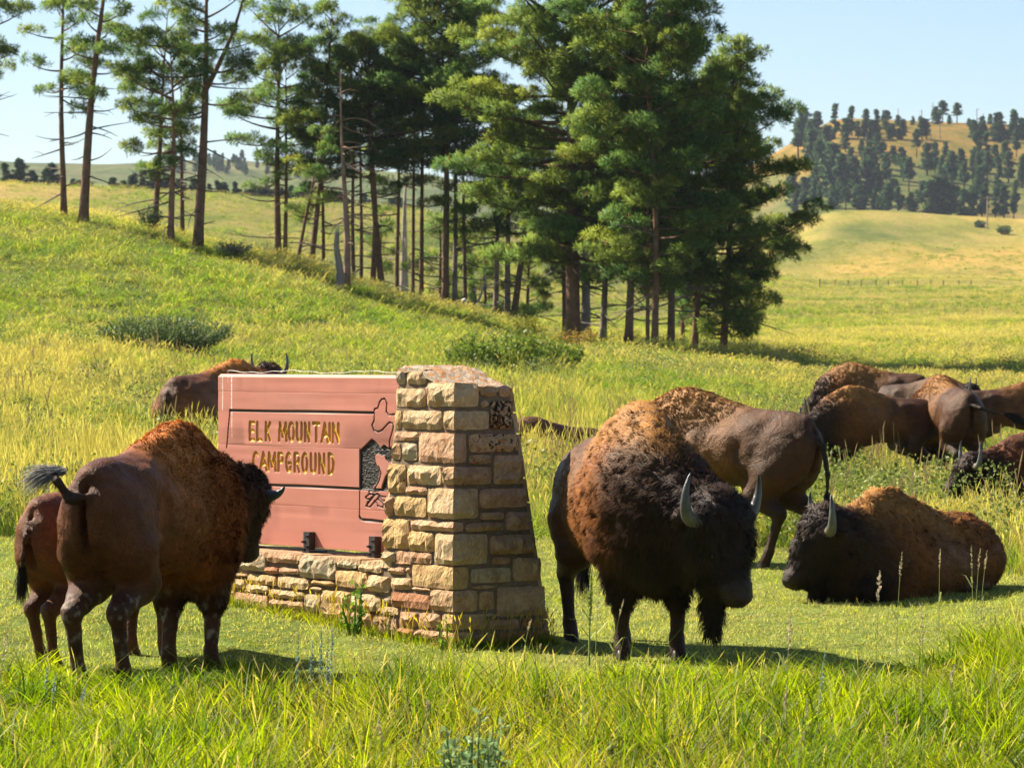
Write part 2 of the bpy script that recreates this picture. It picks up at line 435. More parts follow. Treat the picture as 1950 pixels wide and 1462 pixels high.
def scatter(name, label, pts, rot, scl, idx, sources):
    """one stuff object: a point mesh that instances clumps through geometry nodes"""
    me = bpy.data.meshes.new(name); me.vertices.add(len(pts)); me.vertices.foreach_set('co', np.asarray(pts, np.float32).ravel())
    a = me.attributes.new('rot', 'FLOAT_VECTOR', 'POINT'); a.data.foreach_set('vector', np.asarray(rot, np.float32).ravel())
    a = me.attributes.new('scl', 'FLOAT_VECTOR', 'POINT'); a.data.foreach_set('vector', np.asarray(scl, np.float32).ravel())
    a = me.attributes.new('idx', 'INT', 'POINT'); a.data.foreach_set('value', np.asarray(idx, np.int32))
    o = bpy.data.objects.new(name, me); COL.objects.link(o)
    src = bpy.data.collections.new(name + '_clumps')
    for s in sources: src.objects.link(s)
    ng = bpy.data.node_groups.new(name + '_scatter', 'GeometryNodeTree')
    ng.interface.new_socket('Geometry', in_out='INPUT', socket_type='NodeSocketGeometry')
    ng.interface.new_socket('Geometry', in_out='OUTPUT', socket_type='NodeSocketGeometry')
    gi = ng.nodes.new('NodeGroupInput'); go = ng.nodes.new('NodeGroupOutput')
    ci = ng.nodes.new('GeometryNodeCollectionInfo'); ci.inputs['Collection'].default_value = src
    ci.inputs['Separate Children'].default_value = True; ci.inputs['Reset Children'].default_value = True
    ip = ng.nodes.new('GeometryNodeInstanceOnPoints'); ip.inputs['Pick Instance'].default_value = True
    def na(nm, t):
        n = ng.nodes.new('GeometryNodeInputNamedAttribute'); n.data_type = t; n.inputs['Name'].default_value = nm; return n.outputs[0]
    ng.links.new(gi.outputs[0], ip.inputs['Points']); ng.links.new(ci.outputs[0], ip.inputs['Instance'])
    ng.links.new(na('idx', 'INT'), ip.inputs['Instance Index'])
    er = ng.nodes.new('FunctionNodeEulerToRotation'); ng.links.new(na('rot', 'FLOAT_VECTOR'), er.inputs[0]); ng.links.new(er.outputs[0], ip.inputs['Rotation'])
    ng.links.new(na('scl', 'FLOAT_VECTOR'), ip.inputs['Scale'])
    ng.links.new(ip.outputs[0], go.inputs[0])
    md = o.modifiers.new('scatter', 'NODES'); md.node_group = ng
    tag(o, label, kind='stuff')
    return o

def front_edge(px):      # where the uncut foreground grass ends and the mown lawn begins (metres from the camera)
    return 21.9 + 0.35 * np.sin(px / 170.0) + 0.25 * np.sin(px / 61.0 + 1) + 3.4 * sstep(1560, 1980, px)
def back_edge(px):       # where the lawn ends at the back
    return 34.0 + 0.5 * np.sin(px / 140.0) + 1.6 * sstep(200, 900, px) - 5.2 * sstep(1800, 1960, px) + 0.8 * sstep(900, 1300, px)

M_LUSH = grass_material('lush_grass', (0.36, 0.42, 0.006), (0.42, 0.33, 0.10), 0.0, 0.6, (0.07, 0.17, 0.006), (1.25, 1.25, 0.25))
M_LAWN = grass_material('lawn_grass', (0.56, 0.55, 0.12), (0.62, 0.52, 0.22), 0.36, 0.5, (0.38, 0.43, 0.07))
M_MEADOW = grass_material('meadow_grass', (0.28, 0.385, 0.028), (0.44, 0.37, 0.14), 0.10, 0.6, (0.10, 0.21, 0.022))
M_GOLD = grass_material('dry_meadow_grass', (0.36, 0.38, 0.06), (0.50, 0.40, 0.18), 0.36, 0.55, (0.24, 0.30, 0.045))

def rot_tilt(n, k=0.12):
    return np.stack([rng.normal(0, k, n), rng.normal(0, k, n), rng.uniform(0, 6.283, n)], 1)

def build_grass():
    r_ = np.random.default_rng(99)
    # 1. foreground
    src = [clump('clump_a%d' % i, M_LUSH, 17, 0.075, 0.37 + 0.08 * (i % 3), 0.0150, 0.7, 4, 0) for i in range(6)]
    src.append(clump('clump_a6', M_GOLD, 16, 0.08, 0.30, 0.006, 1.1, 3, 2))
    n = int(10000 * GD)
    d = np.sqrt(rng.uniform(12.0 ** 2, 25.8 ** 2, n)); px = rng.uniform(-350, 2300, n)
    x = (px - CX) / FPX * d
    nn = vnoise(np.stack([x, d, x * 0], 1), 1.6, 21)
    k = (d < front_edge(px) + 0.8 * nn + np.abs(rng.normal(0, .35, n))) & (rng.uniform(size=n) < 0.85 + 0.3 * nn)
    x, d, px, nn = x[k], d[k], px[k], nn[k]
    hs = np.clip(0.70 + 0.45 * nn + rng.normal(0, .16, len(x)), 0.3, 1.35) * (0.55 + 0.45 * np.clip((front_edge(px) - d) / 1.2, 0, 1))
    hs *= 0.82 + 0.42 * vnoise(np.stack([x, d, x * 0], 1), 0.5, 29)
    P = np.stack([x, d, ground_z(x, d)], 1)
    sx_ = rng.uniform(0.8, 1.25, len(x))
    scatter('foreground_grass', 'uncut lush green grass along the bottom edge of the picture', P, rot_tilt(len(x), .2), np.stack([sx_, sx_, hs], 1), rng.choice(7, len(x), p=[.15] * 6 + [.10]), src)
    # 2. lawn
    src = [clump('clump_b%d' % i, M_LAWN, 26, 0.085, 0.045, 0.0065, 1.3, 2) for i in range(6)]
    n = int(34000 * GD)
    d = np.sqrt(rng.uniform(20.5 ** 2, 40 ** 2, n)); px = rng.uniform(-350, 2300, n); x = (px - CX) / FPX * d
    k = (d > front_edge(px) - 0.5) & (d < back_edge(px) + .4) & ~inside_mon(x, d)
    x, d = x[k], d[k]; P = np.stack([x, d, ground_z(x, d)], 1)
    nn = vnoise(P * [1, 1, 0], 1.1, 33)
    s = rng.uniform(0.8, 1.3, len(x)); hz = np.clip(rng.uniform(0.6, 1.4, len(x)) * (1 + .6 * nn), .3, 2.4)
    scatter('lawn_grass', 'short mown pale green grass round the stone sign', P, rot_tilt(len(x), .2), np.stack([s, s, hz], 1), rng.integers(0, 6, len(x)), src)
    n = 900; d = np.sqrt(rng.uniform(21 ** 2, 37 ** 2, n)); px = rng.uniform(-350, 2300, n); x = (px - CX) / FPX * d
    k = (d > front_edge(px)) & (d < back_edge(px)) & ~inside_mon(x, d); x, d = x[k], d[k]; s = rng.uniform(.35, .75, len(x))
    scatter('lawn_tufts', 'scattered taller tufts left standing in the mown grass', np.stack([x, d, ground_z(x, d)], 1), rot_tilt(len(x), .2), np.stack([s, s, s * .75], 1), rng.integers(0, 3, len(x)), [clump('clump_e%d' % i, M_LUSH, 14, .06, .16, .007, .9, 3, i % 2) for i in range(3)])
    # 2b. longer tufts against the foot of the stonework
    a = np.concatenate([rng.uniform(0.0, 3.4, 170), rng.uniform(-0.05, 0.0, 110)]); b = np.concatenate([rng.uniform(-0.1, 0.02, 170), rng.uniform(0, 0.85, 110)])
    a[170:] = rng.uniform(-0.09, -0.01, 110)
    P = KP[None] + a[:, None] * LD + b[:, None] * RD; P[:, 2] = ground_z(P[:, 0], P[:, 1])
    src = [clump('clump_c%d' % i, M_LUSH, 12, 0.05, 0.13, 0.007, 0.9, 3, 1) for i in range(3)]
    s = rng.uniform(.6, 1.2, len(a))
    scatter('edging_grass', 'tufts of longer grass against the foot of the stonework', P, rot_tilt(len(a), .15), np.stack([s, s, s], 1), rng.integers(0, 3, len(a)), src)
    # 3. meadow
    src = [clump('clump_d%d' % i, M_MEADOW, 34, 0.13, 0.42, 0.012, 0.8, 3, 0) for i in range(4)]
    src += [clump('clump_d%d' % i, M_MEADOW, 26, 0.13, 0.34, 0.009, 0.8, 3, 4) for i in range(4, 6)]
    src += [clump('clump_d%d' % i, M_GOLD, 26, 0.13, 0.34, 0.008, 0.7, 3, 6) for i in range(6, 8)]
    n = int(92000 * GD)
    d = 30 + (300 - 30) * rng.uniform(size=n) ** 1.35; px = rng.uniform(-330, 2280, n); x = (px - CX) / FPX * d
    Q = np.stack([x, d, x * 0], 1)
    n1 = vnoise(Q * [1, .5, 1], 0.25, 41); n2 = vnoise(Q * [1, .5, 1], 0.9, 42); n3 = vnoise(Q * [1, .5, 1], 0.09, 43)
    k = (d > back_edge(px)) & (rng.uniform(size=n) < 0.9 + 0.3 * n2)
    x, d, px, n1, n2, n3 = x[k], d[k], px[k], n1[k], n2[k], n3[k]
    g = ground_z(x, d); P = np.stack([x, d, g], 1)
    py = HY + (CAMZ - g) / d * FPX
    dry = 0.02 + 0.45 * n3 + 0.3 * n1
    dry += 0.75 * np.exp(-((px - 60) / 230) ** 2 - ((py - 740) / 75) ** 2)      # the russet patch on the lower left
    dry += 0.6 * sstep(128, 140, d) * (px < 900) + 0.3 * np.exp(-((px - 430) / 240) ** 2 - ((py - 620) / 40) ** 2)
    dry += 0.35 * (px > 1450) * sstep(90, 120, d)
    isd = rng.uniform(size=len(x)) < dry
    idx = np.where(isd, rng.integers(6, 8, len(x)), np.where(rng.uniform(size=len(x)) < 0.75, rng.integers(0, 4, len(x)), rng.integers(4, 6, len(x))))
    sxy = (0.85 + 2.3 * sstep(30, 200, d)) * rng.uniform(0.8, 1.25, len(x))
    hz = np.clip(0.85 + 0.45 * n2 + 0.3 * n1 + rng.normal(0, .12, len(x)), 0.3, 1.6) * (0.7 + 0.3 * sstep(0, 1.6, d - back_edge(px)))
    hz *= 1 - 0.35 * sstep(60, 110, d)
    hz *= 1 - 0.45 * sstep(1420, 1500, px) * (1 - sstep(60, 72, d)) * sstep(36, 40, d)      # grazed down round the far bison
    # farther meadows: broader, sparser tufts
    n = int(26000 * GD); d2 = 270 + (860 - 270) * r_.uniform(size=n) ** .9; p2 = r_.uniform(-330, 2280, n); x2 = (p2 - CX) / FPX * d2
    Q = np.stack([x2, d2 * .5, x2 * 0], 1); m1, m2, m3 = vnoise(Q, .05, 61), vnoise(Q, .15, 62), vnoise(Q, .4, 63)
    k = (m2 * .6 + m3 * .5 + r_.uniform(-.5, .5, n)) > -.25; x2, d2, m1, m2 = x2[k], d2[k], m1[k], m2[k]
    P = np.vstack([P, np.stack([x2, d2, ground_z(x2, d2)], 1)]); kk = len(x2)
    idx = np.concatenate([idx, np.where(r_.uniform(size=kk) < .45 + .6 * m1, r_.integers(6, 8, kk), r_.integers(0, 4, kk))])
    s2 = (3.0 + 3.0 * sstep(270, 860, d2)) * r_.uniform(.7, 1.3, kk); sxy = np.concatenate([sxy, s2]); hz = np.concatenate([hz, np.clip(1.0 + .5 * m2, .4, 1.7)])
    x = np.concatenate([x, x2])
    scatter('meadow_grass', 'tall yellow green meadow grass covering the hillside behind the bison', P, rot_tilt(len(x), .12), np.stack([sxy, sxy, hz], 1), idx, src)
if GD > 0: build_grass()
# ------------------------------------------------------------------ stone pillar, low wall
def stone_material(name, stain=0.0):
    m, nt, out = new_mat(name)
    at_ = N(nt, 'ShaderNodeAttribute', attribute_name='Col')
    g = N(nt, 'ShaderNodeNewGeometry')
    n1 = noise_node(nt, 9, 5, 0.65, g.outputs['Position'], 0.6)
    n2 = noise_node(nt, 45, 5, 0.7, g.outputs['Position'])
    r1 = ramp(nt, n1.outputs['Fac'], [(0.3, (0.80, 0.66, 0.52)), (0.5, (1, 0.97, 0.95)), (0.7, (1.12, 1.16, 1.12))])
    c = mixc(nt, 1.0, at_.outputs['Color'], r1.outputs[0], 'MULTIPLY')
    r2 = ramp(nt, n2.outputs['Fac'], [(0.3, 0.8), (0.65, 1.1)])
    c = mixc(nt, 1.0, c, r2.outputs[0], 'MULTIPLY')
    # a little dark lichen everywhere, a lot on stained stones
    ls = noise_node(nt, 38, 4, 0.7, g.outputs['Position'], 0.4)
    lr = ramp(nt, ls.outputs['Fac'], [(0.62 - 0.17 * stain, 0.0), (0.66 - 0.15 * stain, 1.0)])
    lm = noise_node(nt, 3.1, 3, 0.6, g.outputs['Position'])
    lmr = ramp(nt, lm.outputs['Fac'], [(0.50 - 0.3 * stain, 0.0), (0.60 - 0.3 * stain, 1.0)])
    mu = N(nt, 'ShaderNodeMath', operation='MULTIPLY'); L(nt, lr.outputs[0], mu.inputs[0]); L(nt, lmr.outputs[0], mu.inputs[1])
    c = mixc(nt, mu.outputs[0], c, (0.025, 0.018, 0.014))
    if stain:
        os_ = noise_node(nt, 14, 4, 0.7, g.outputs['Position'], 0.5)
        orr = ramp(nt, os_.outputs['Fac'], [(0.56, 0.0), (0.62, 0.8)])
        c = mixc(nt, orr.outputs[0], c, (0.42, 0.13, 0.03))
    b = N(nt, 'ShaderNodeBsdfPrincipled'); b.inputs['Roughness'].default_value = 0.9; b.inputs['Specular IOR Level'].default_value = 0.15
    L(nt, c, b.inputs['Base Color'])
    mp = N(nt, 'ShaderNodeMapping'); mp.inputs['Scale'].default_value = (1, 1, 0.6); L(nt, g.outputs['Position'], mp.inputs['Vector'])
    bn = noise_node(nt, 22, 7, 0.62, mp.outputs[0], 0.3)
    bm = N(nt, 'ShaderNodeBump'); bm.inputs['Strength'].default_value = 1.0; bm.inputs['Distance'].default_value = 0.06
    L(nt, bn.outputs['Fac'], bm.inputs['Height']); L(nt, bm.outputs[0], b.inputs['Normal'])
    L(nt, b.outputs[0], out.inputs[0])
    return m
M_STONE = stone_material('sandstone'); M_STAIN = stone_material('stained_sandstone', 1.0)
def mortar_material():
    m, nt, out = new_mat('mortar')
    g = N(nt, 'ShaderNodeNewGeometry'); n1 = noise_node(nt, 30, 6, 0.7, g.outputs['Position'])
    r = ramp(nt, n1.outputs['Fac'], [(0.3, (0.12, 0.085, 0.055)), (0.7, (0.24, 0.175, 0.115))])
    b = N(nt, 'ShaderNodeBsdfPrincipled'); b.inputs['Roughness'].default_value = 1.0; b.inputs['Specular IOR Level'].default_value = 0.05
    L(nt, r.outputs[0], b.inputs['Base Color']); L(nt, b.outputs[0], out.inputs[0]); return m
M_MORTAR = mortar_material()

def unproj(px, py):
    """photo pixel -> (w, z) on the battered face the pixel lies on"""
    off = RD * KF + LD * KL
    rx, q = (px - CX) / FPX, (py - HY) / FPX
    best = None
    for D, sgn in ((LD, -1), (RD, 1)):
        # K + D s + z (off + Zhat) = (rx y, y, 2 - q y)
        A = np.array([[D[0], off[0], -rx], [D[1], off[1], -1], [0, 1, q]]); bb = np.array([-KP[0], -KP[1], CAMZ])
        s, z, y = np.linalg.solve(A, bb)
        if s >= -1e-6 or best is None: best = (sgn * s, z)
        if s >= 0: return best
    return best

CREAM, YEL, PINK, RED, BUFF, GREY = (.60, .42, .235), (.57, .37, .165), (.54, .325, .19), (.44, .205, .105), (.51, .33, .18), (.50, .395, .25)
# traced stones in crop pixels (x0, y0, x1, y1, colour, kind) ; crop = (photo - (380, 680)) * 2.52
PILLAR_STONES = [
 (948,48,992,135,GREY),(996,50,1090,135,CREAM),(943,146,1088,242,CREAM),(1092,120,1340,243,CREAM,'top'),
 (1344,135,1428,190,BUFF),(1433,133,1490,195,PINK),(1345,205,1388,243,BUFF),(1394,207,1506,350,BUFF,'stain'),
 (937,253,972,347,YEL),(976,252,1166,350,CREAM),(1169,255,1391,352,CREAM),
 (931,354,1056,403,PINK),(922,408,967,495,BUFF),(971,408,1048,498,GREY),(1052,360,1281,510,PINK),
 (1288,365,1533,458,BUFF,'lich'),(1289,465,1402,515,BUFF,'lich'),(1408,466,1558,613,BUFF),
 (904,509,992,655,YEL),(996,516,1162,615,CREAM),(988,618,1095,662,PINK),(1166,523,1402,615,BUFF),
 (891,665,932,765,PINK),(936,667,1091,767,YEL),(1095,628,1337,780,CREAM),(1340,628,1575,725,PINK),(1345,740,1463,785,BUFF),(1469,738,1592,834,PINK),
 (881,772,1008,922,YEL),(1012,783,1268,838,PINK),(1273,791,1462,838,BUFF),(1004,834,1126,935,YEL),(1129,846,1383,1000,CREAM),(1390,848,1613,947,BUFF),
 (1396,955,1491,997,PINK),(1504,957,1640,1077,BUFF),(876,928,940,986,CREAM),(944,932,1118,990,PINK),
 (942,978,1018,999,PINK),(903,1004,985,1043,PINK),(990,1004,1015,1043,PINK),(917,1055,1017,1117,CREAM),(1020,998,1290,1113,YEL),(1297,1008,1495,1085,GREY),
 (1300,1091,1420,1112,BUFF),(1424,1096,1660,1245,BUFF),(1108,1118,1335,1227,BUFF),(1339,1120,1415,1216,YEL),(1018,1101,1110,1124,PINK),
 (918,1129,1106,1207,RED),(1162,1231,1378,1310,BUFF),(1366,1226,1420,1245,GREY),(1386,1256,1536,1308,PINK),(1543,1252,1648,1300,RED),(1651,1255,1674,1290,PINK),
 (960,1218,1048,1293,PINK),(1053,1226,1159,1300,PINK),(945,1297,1037,1340,RED),(1022,1314,1311,1362,PINK),(1022,1366,1200,1425,RED),(1203,1366,1311,1425,PINK),(1316,1326,1425,1425,PINK),(1429,1310,1685,1415,RED),
 (895,1345,1018,1395,RED)]
WALL_STONES = [
 (200,926,318,1028,GREY),(321,932,476,990,PINK),(480,952,655,1065,GREY),(658,972,757,1015,GREY),(760,987,876,1035,CREAM),
 (309,1004,377,1043,RED),(380,1008,477,1043,PINK),(150,1033,222,1056,CREAM),(130,1060,220,1110,CREAM),(228,1041,370,1095,YEL),(374,1053,525,1113,CREAM),
 (533,1070,645,1097,YEL),(530,1100,588,1122,CREAM),(652,1022,805,1108,YEL),(808,1045,912,1130,CREAM),(90,1118,163,1170,CREAM),(166,1131,330,1200,PINK),
 (222,1089,331,1132,CREAM),(333,1117,500,1160,CREAM),(333,1163,500,1205,PINK),(503,1136,583,1224,GREY),(587,1118,726,1268,YEL),(727,1136,873,1218,CREAM),(882,1152,915,1187,GREY),
 (870,1196,956,1240,CREAM),(722,1223,825,1295,PINK),(832,1243,948,1328,BUFF),(720,1300,830,1330,RED),
 # hidden behind the cow
 (60,905,196,985,CREAM),(-70,900,55,960,PINK),(60,990,145,1028,CREAM),(-70,965,55,1040,GREY),(0,1045,125,1110,CREAM),(-110,1045,-5,1100,YEL),(-30,1115,86,1165,PINK),(-110,1105,-34,1160,CREAM)]

def stone(parent, x0, y0, x1, y1, c, kind='', depth=0.06):
    a = unproj(380 + x0 / 2.52, 680 + (y0 + y1) / 2 / 2.52); b = unproj(380 + x1 / 2.52, 680 + (y0 + y1) / 2 / 2.52)
    xm = (x0 + x1) / 2
    t = unproj(380 + xm / 2.52, 680 + y0 / 2.52); u = unproj(380 + xm / 2.52, 680 + y1 / 2.52)
    w0, w1, z0, z1 = a[0], b[0], u[1], t[1]
    gap = 0.0055
    w0 += gap; w1 -= gap; z0 += gap; z1 -= gap
    if w1 - w0 < 0.02: w1 = w0 + 0.02
    corner = w0 < -0.02 and w1 > 0.02
    nw = max(3, min(10, int((w1 - w0) / 0.04))); nz = max(2, min(8, int((z1 - z0) / 0.035)))
    ws_ = np.linspace(w0, w1, nw + 1)
    if corner: k = np.argmin(abs(ws_)); k = min(max(k, 1), nw - 1); ws_[k] = 0.0
    zs = np.linspace(z0, z1, nz + 1)
    V = []; C = []
    tilt = rng.normal(0, 0.16, 2); prot = rng.uniform(0.024, 0.048) * min(1.0, (z1 - z0) / 0.1 + .35)
    c = np.array(c) * rng.uniform(0.9, 1.12)
    off = rng.uniform(0, 50, 3)
    for j, z in enumerate(zs):
        for i, w in enumerate(ws_):
            ew = min(w - w0, w1 - w) ; ez = min(z - z0, z1 - z)
            e = min(1.0, min(ew, ez * 1.1) / 0.03)
            e = math.sqrt(max(e, 0)) if e < 1 else 1
            jw = rng.uniform(-.25, .25) * (ws_[1] - ws_[0]) if 0 < i < nw and abs(w) > 1e-9 else rng.uniform(-.004, .004)
            jz = rng.uniform(-.25, .25) * (zs[1] - zs[0]) if 0 < j < nz else rng.uniform(-.0035, .0035)
            if (i in (0, nw)) and (j in (0, nz)):      # rounded outline corners
                jw = .007 if i == 0 else -.007; jz = .006 if j == 0 else -.006
            zz, ww = z + jz, w + jw
            p = mon(ww, zz) if abs(w) > 1e-9 else mon(0.0, zz)
            nrm = -RD if w < 0 else -LD
            if abs(w) < 1e-9: nrm = -(RD + LD) * 0.8
            q = np.array([[ww * 9, zz * 9, 0]]) + off
            fac = vnoise(q, 1.0, 5)[0]; fac2 = vnoise(q, 2.7, 6)[0]
            o = 0.004 + e * prot * (0.62 + 0.6 * fac + 0.45 * fac2 + tilt[0] * (i / nw - .5) + tilt[1] * (j / nz - .5))
            V.append(p + nrm * max(o, 0.001))
    nV = len(V); ncol = nw + 1
    Q = [(j * ncol + i, j * ncol + i + 1, (j + 1) * ncol + i + 1, (j + 1) * ncol + i) for j in range(nz) for i in range(nw)]
    # skirt back into the mortar
    ring = [i for i in range(ncol)] + [j * ncol + nw for j in range(1, nz + 1)] + [nz * ncol + i for i in range(nw - 1, -1, -1)] + [j * ncol for j in range(nz - 1, 0, -1)]
    for r in ring:
        i = r % ncol; w = ws_[i]
        nrm = -RD if w < 0 else -LD
        if abs(w) < 1e-9: nrm = -(RD + LD)
        V.append(V[r] - nrm * depth)
    m = len(ring)
    Q += [(ring[(k + 1) % m], ring[k], nV + k, nV + (k + 1) % m) for k in range(m)]
    V = np.array(V)
    if kind == 'top':           # the big corner stone follows the sloping cap
        pass
    mat = M_STAIN if kind == 'stain' else M_STONE
    if kind == 'lich': mat = M_LICH
    colr = c[None] * (1 + 0.08 * vnoise(V + off, 6, 7)[:, None])
    org = parent.location
    return mesh_np('stone', V - np.array(org)[None], np.array(Q), mat, parent, col=colr)
M_LICH = stone_material('lichened_sandstone', 0.45)

def top_z(a, b):
    """height of the pillar's sloping top at plan distances a along LD, b along RD from the base corner"""
    # highest along the back left edge, falling to the right face
    t = np.clip((a - 0.2) / 0.68, 0, 1)
    return 1.806 + 0.132 * sstep(0, 0.75, t) * 1.0

def build_pillar():
    root = empty('stone_pillar', KP)
    tag(root, 'tapering sandstone block pillar at the right end of the campground sign', 'pillar')
    # mortar core
    m = MB()
    WL, WR = 0.935, 0.828
    zb = -0.15
    def ring(z, off):
        il, ir = 0.05 / PH * z, 0.19 / PH * z
        a0, a1 = KL * z + off, WL - il - off; b0, b1 = KF * z + off, WR - ir - off
        return [KP + LD * a + RD * b + np.array([0, 0, z]) for a, b in ((a0, b0), (a1, b0), (a1, b1), (a0, b1))]
    lo = ring(zb, 0.012)
    hi = ring(1.79, 0.012)
    for k, p in enumerate(hi):
        a = (p - KP) @ LD; b = (p - KP) @ RD; p[2] = top_z(a, b) - 0.02
    V = np.array(lo + hi) - KP
    m.add(V, [(0, 3, 2, 1), (4, 5, 6, 7), (0, 1, 5, 4), (1, 2, 6, 5), (2, 3, 7, 6), (3, 0, 4, 7)])
    m.build('mortar_core', M_MORTAR, root)
    for s in PILLAR_STONES: stone(root, *s)
    # hidden faces: plain coursed stones so that the pillar is whole from the side
    for (D, E, base, width) in ((RD, LD, WL, WR), (LD, RD, WR, WL)):
        z = 0.0
        while z < 1.7:
            h = rng.uniform(.11, .2); h = min(h, 1.76 - z); w = 0.02
            while w < width - 0.2:
                ln = rng.uniform(.16, .34); e = min(w + ln, width - 0.12 - (0.1 * z if D is LD else .06 * z))
                if e - w < 0.06: break
                zc0, zc1 = z + .006, z + h - .006
                inset = (0.05 if D is RD else 0.19) / PH
                mm = MB(); P = []
                for dd in (0.0, 0.06):
                    for ww, zz in ((w + .005, zc0), (e - .005, zc0), (e - .005, zc1), (w + .005, zc1)):
                        st = (KF if D is RD else KL) * zz
                        P.append(KP + D * (ww + st) + E * (base - inset * zz + (0.03 - dd) ) + np.array([0, 0, zz]))
                cx_ = sum(P[:4]) / 4 + E * 0.012
                P.append(cx_)
                V = np.array(P) - KP
                mm.add(V, [(0, 1, 5, 4), (1, 2, 6, 5), (2, 3, 7, 6), (3, 0, 4, 7)], [(0, 8, 1), (1, 8, 2), (2, 8, 3), (3, 8, 0)], c=random.choice([CREAM, BUFF, PINK, YEL]))
                mm.build('stone', M_STONE, root); w = e
            z += h
    # cap
    na, nb = 14, 14; V = []; Cc = []
    il, ir = 0.05, 0.19
    for j in range(nb + 1):
        for i in range(na + 1):
            a = KL * PH - 0.008 + (WL - il - KL * PH + 0.008) * i / na; b = KF * PH - 0.008 + (WR - ir - KF * PH + 0.02) * j / nb
            z = top_z(a, b) + rng.uniform(-.006, .008) - 0.012 * (i in (0, na)) - 0.012 * (j in (0, nb))
            V.append(LD * a + RD * b + np.array([0, 0, z])); Cc.append(np.array(CREAM) * rng.uniform(.9, 1.1))
    nV = len(V); n1 = na + 1
    Q = [(j * n1 + i, (j + 1) * n1 + i, (j + 1) * n1 + i + 1, j * n1 + i + 1) for j in range(nb) for i in range(na)]
    ringi = [i for i in range(n1)] + [j * n1 + na for j in range(1, nb + 1)] + [nb * n1 + i for i in range(na - 1, -1, -1)] + [j * n1 for j in range(nb - 1, 0, -1)]
    for r in ringi: V.append(V[r] + np.array([0, 0, -0.035])); Cc.append(np.array(CREAM))
    mr = len(ringi); Q += [(ringi[k], ringi[(k + 1) % mr], nV + (k + 1) % mr, nV + k) for k in range(mr)]
    o = mesh_np('cap_stone', np.array(V), np.array(Q), M_CAP, root, col=np.array(Cc)); tag(o, 'sloping capstone crusted with orange lichen')
    return root

def cap_material():
    m, nt, out = new_mat('capstone')
    g = N(nt, 'ShaderNodeNewGeometry')
    a = noise_node(nt, 16, 6, 0.7, g.outputs['Position'], .5); b_ = noise_node(nt, 55, 4, 0.7, g.outputs['Position'])
    base = ramp(nt, b_.outputs['Fac'], [(0.3, (.30, .22, .15)), (0.6, (.58, .47, .34))])
    f = ramp(nt, a.outputs['Fac'], [(0.47, 0.0), (0.56, .9)])
    c = mixc(nt, f.outputs[0], base.outputs[0], (.48, .20, .05))
    p = N(nt, 'ShaderNodeBsdfPrincipled'); p.inputs['Roughness'].default_value = .95; L(nt, c, p.inputs['Base Color'])
    bm = N(nt, 'ShaderNodeBump'); bm.inputs['Distance'].default_value = .03; L(nt, b_.outputs['Fac'], bm.inputs['Height']); L(nt, bm.outputs[0], p.inputs['Normal'])
    L(nt, p.outputs[0], out.inputs[0]); return m
M_CAP = cap_material()

def build_wall():
    root = empty('stone_wall', KP + LD * 2.0)
    O = KP + LD * 2.0; root.location = O
    tag(root, 'low rubble stone wall carrying the red campground signboard', 'wall')
    m = MB(); P = []
    for a, b, z in ((0.80, 0.03, -.2), (3.5, 0.03, -.2), (3.5, .62, -.2), (.80, .62, -.2)):
        P.append(KP + LD * a + RD * b + np.array([0, 0, z]))
    for a, b, z in ((0.80, 0.075, .535), (3.5, .075, .555), (3.5, .60, .555), (.80, .60, .535)):
        P.append(KP + LD * a + RD * b + np.array([0, 0, z]))
    m.add(np.array(P) - O, [(0, 3, 2, 1), (4, 5, 6, 7), (0, 1, 5, 4), (1, 2, 6, 5), (2, 3, 7, 6), (3, 0, 4, 7)])
    m.build('mortar_core', M_MORTAR, root)
    for s in WALL_STONES: stone(root, *s)
    # flat coping slabs on top
    a = 0.80
    while a < 3.5:
        ln = rng.uniform(.22, .42); e = min(a + ln, 3.52); b = .035
        for b0, b1 in ((.04, .33), (.335, .62)):
            V = []
            z = .562 + .008 * a / 3 + rng.uniform(-.004, .006)
            nseg = 4
            for zz, s_ in ((z - .04, 0), (z, .004)):
                for aa, bb in ((a + .004 + s_, b0 + s_), (e - .004 - s_, b0 + s_), (e - .004 - s_, b1 - s_), (a + .004 + s_, b1 - s_)):
                    V.append(KP + LD * aa + RD * bb + np.array([0, 0, zz + rng.uniform(-.003, .003)]))
            mm = MB(); mm.add(np.array(V) - O, [(4, 7, 6, 5), (0, 4, 5, 1), (1, 5, 6, 2), (2, 6, 7, 3), (3, 7, 4, 0)], c=random.choice([CREAM, PINK, GREY, BUFF]))
            mm.build('coping_stone', M_STONE, root)
        a = e
build_pillar(); build_wall()

# ------------------------------------------------------------------ signboard
BO = KP + RD * 0.30                         # foot of the board's front plane (a = 0)
BA0, BA1, BZ0, BZ1 = 0.95, 3.505, 0.605, 1.872
def unboard(px, py):
    rx, q = (px - CX) / FPX, (py - HY) / FPX
    A = np.array([[LD[0], 0, -rx], [LD[1], 0, -1], [0, 1, q]]); s, z, y = np.linalg.solve(A, np.array([-BO[0], -BO[1], CAMZ]))
    return s, z
def cb(pts): return np.array([unboard(400 + x / 3.953, 700 + y / 3.953) for x, y in pts])    # crop 4 pixels -> board coordinates

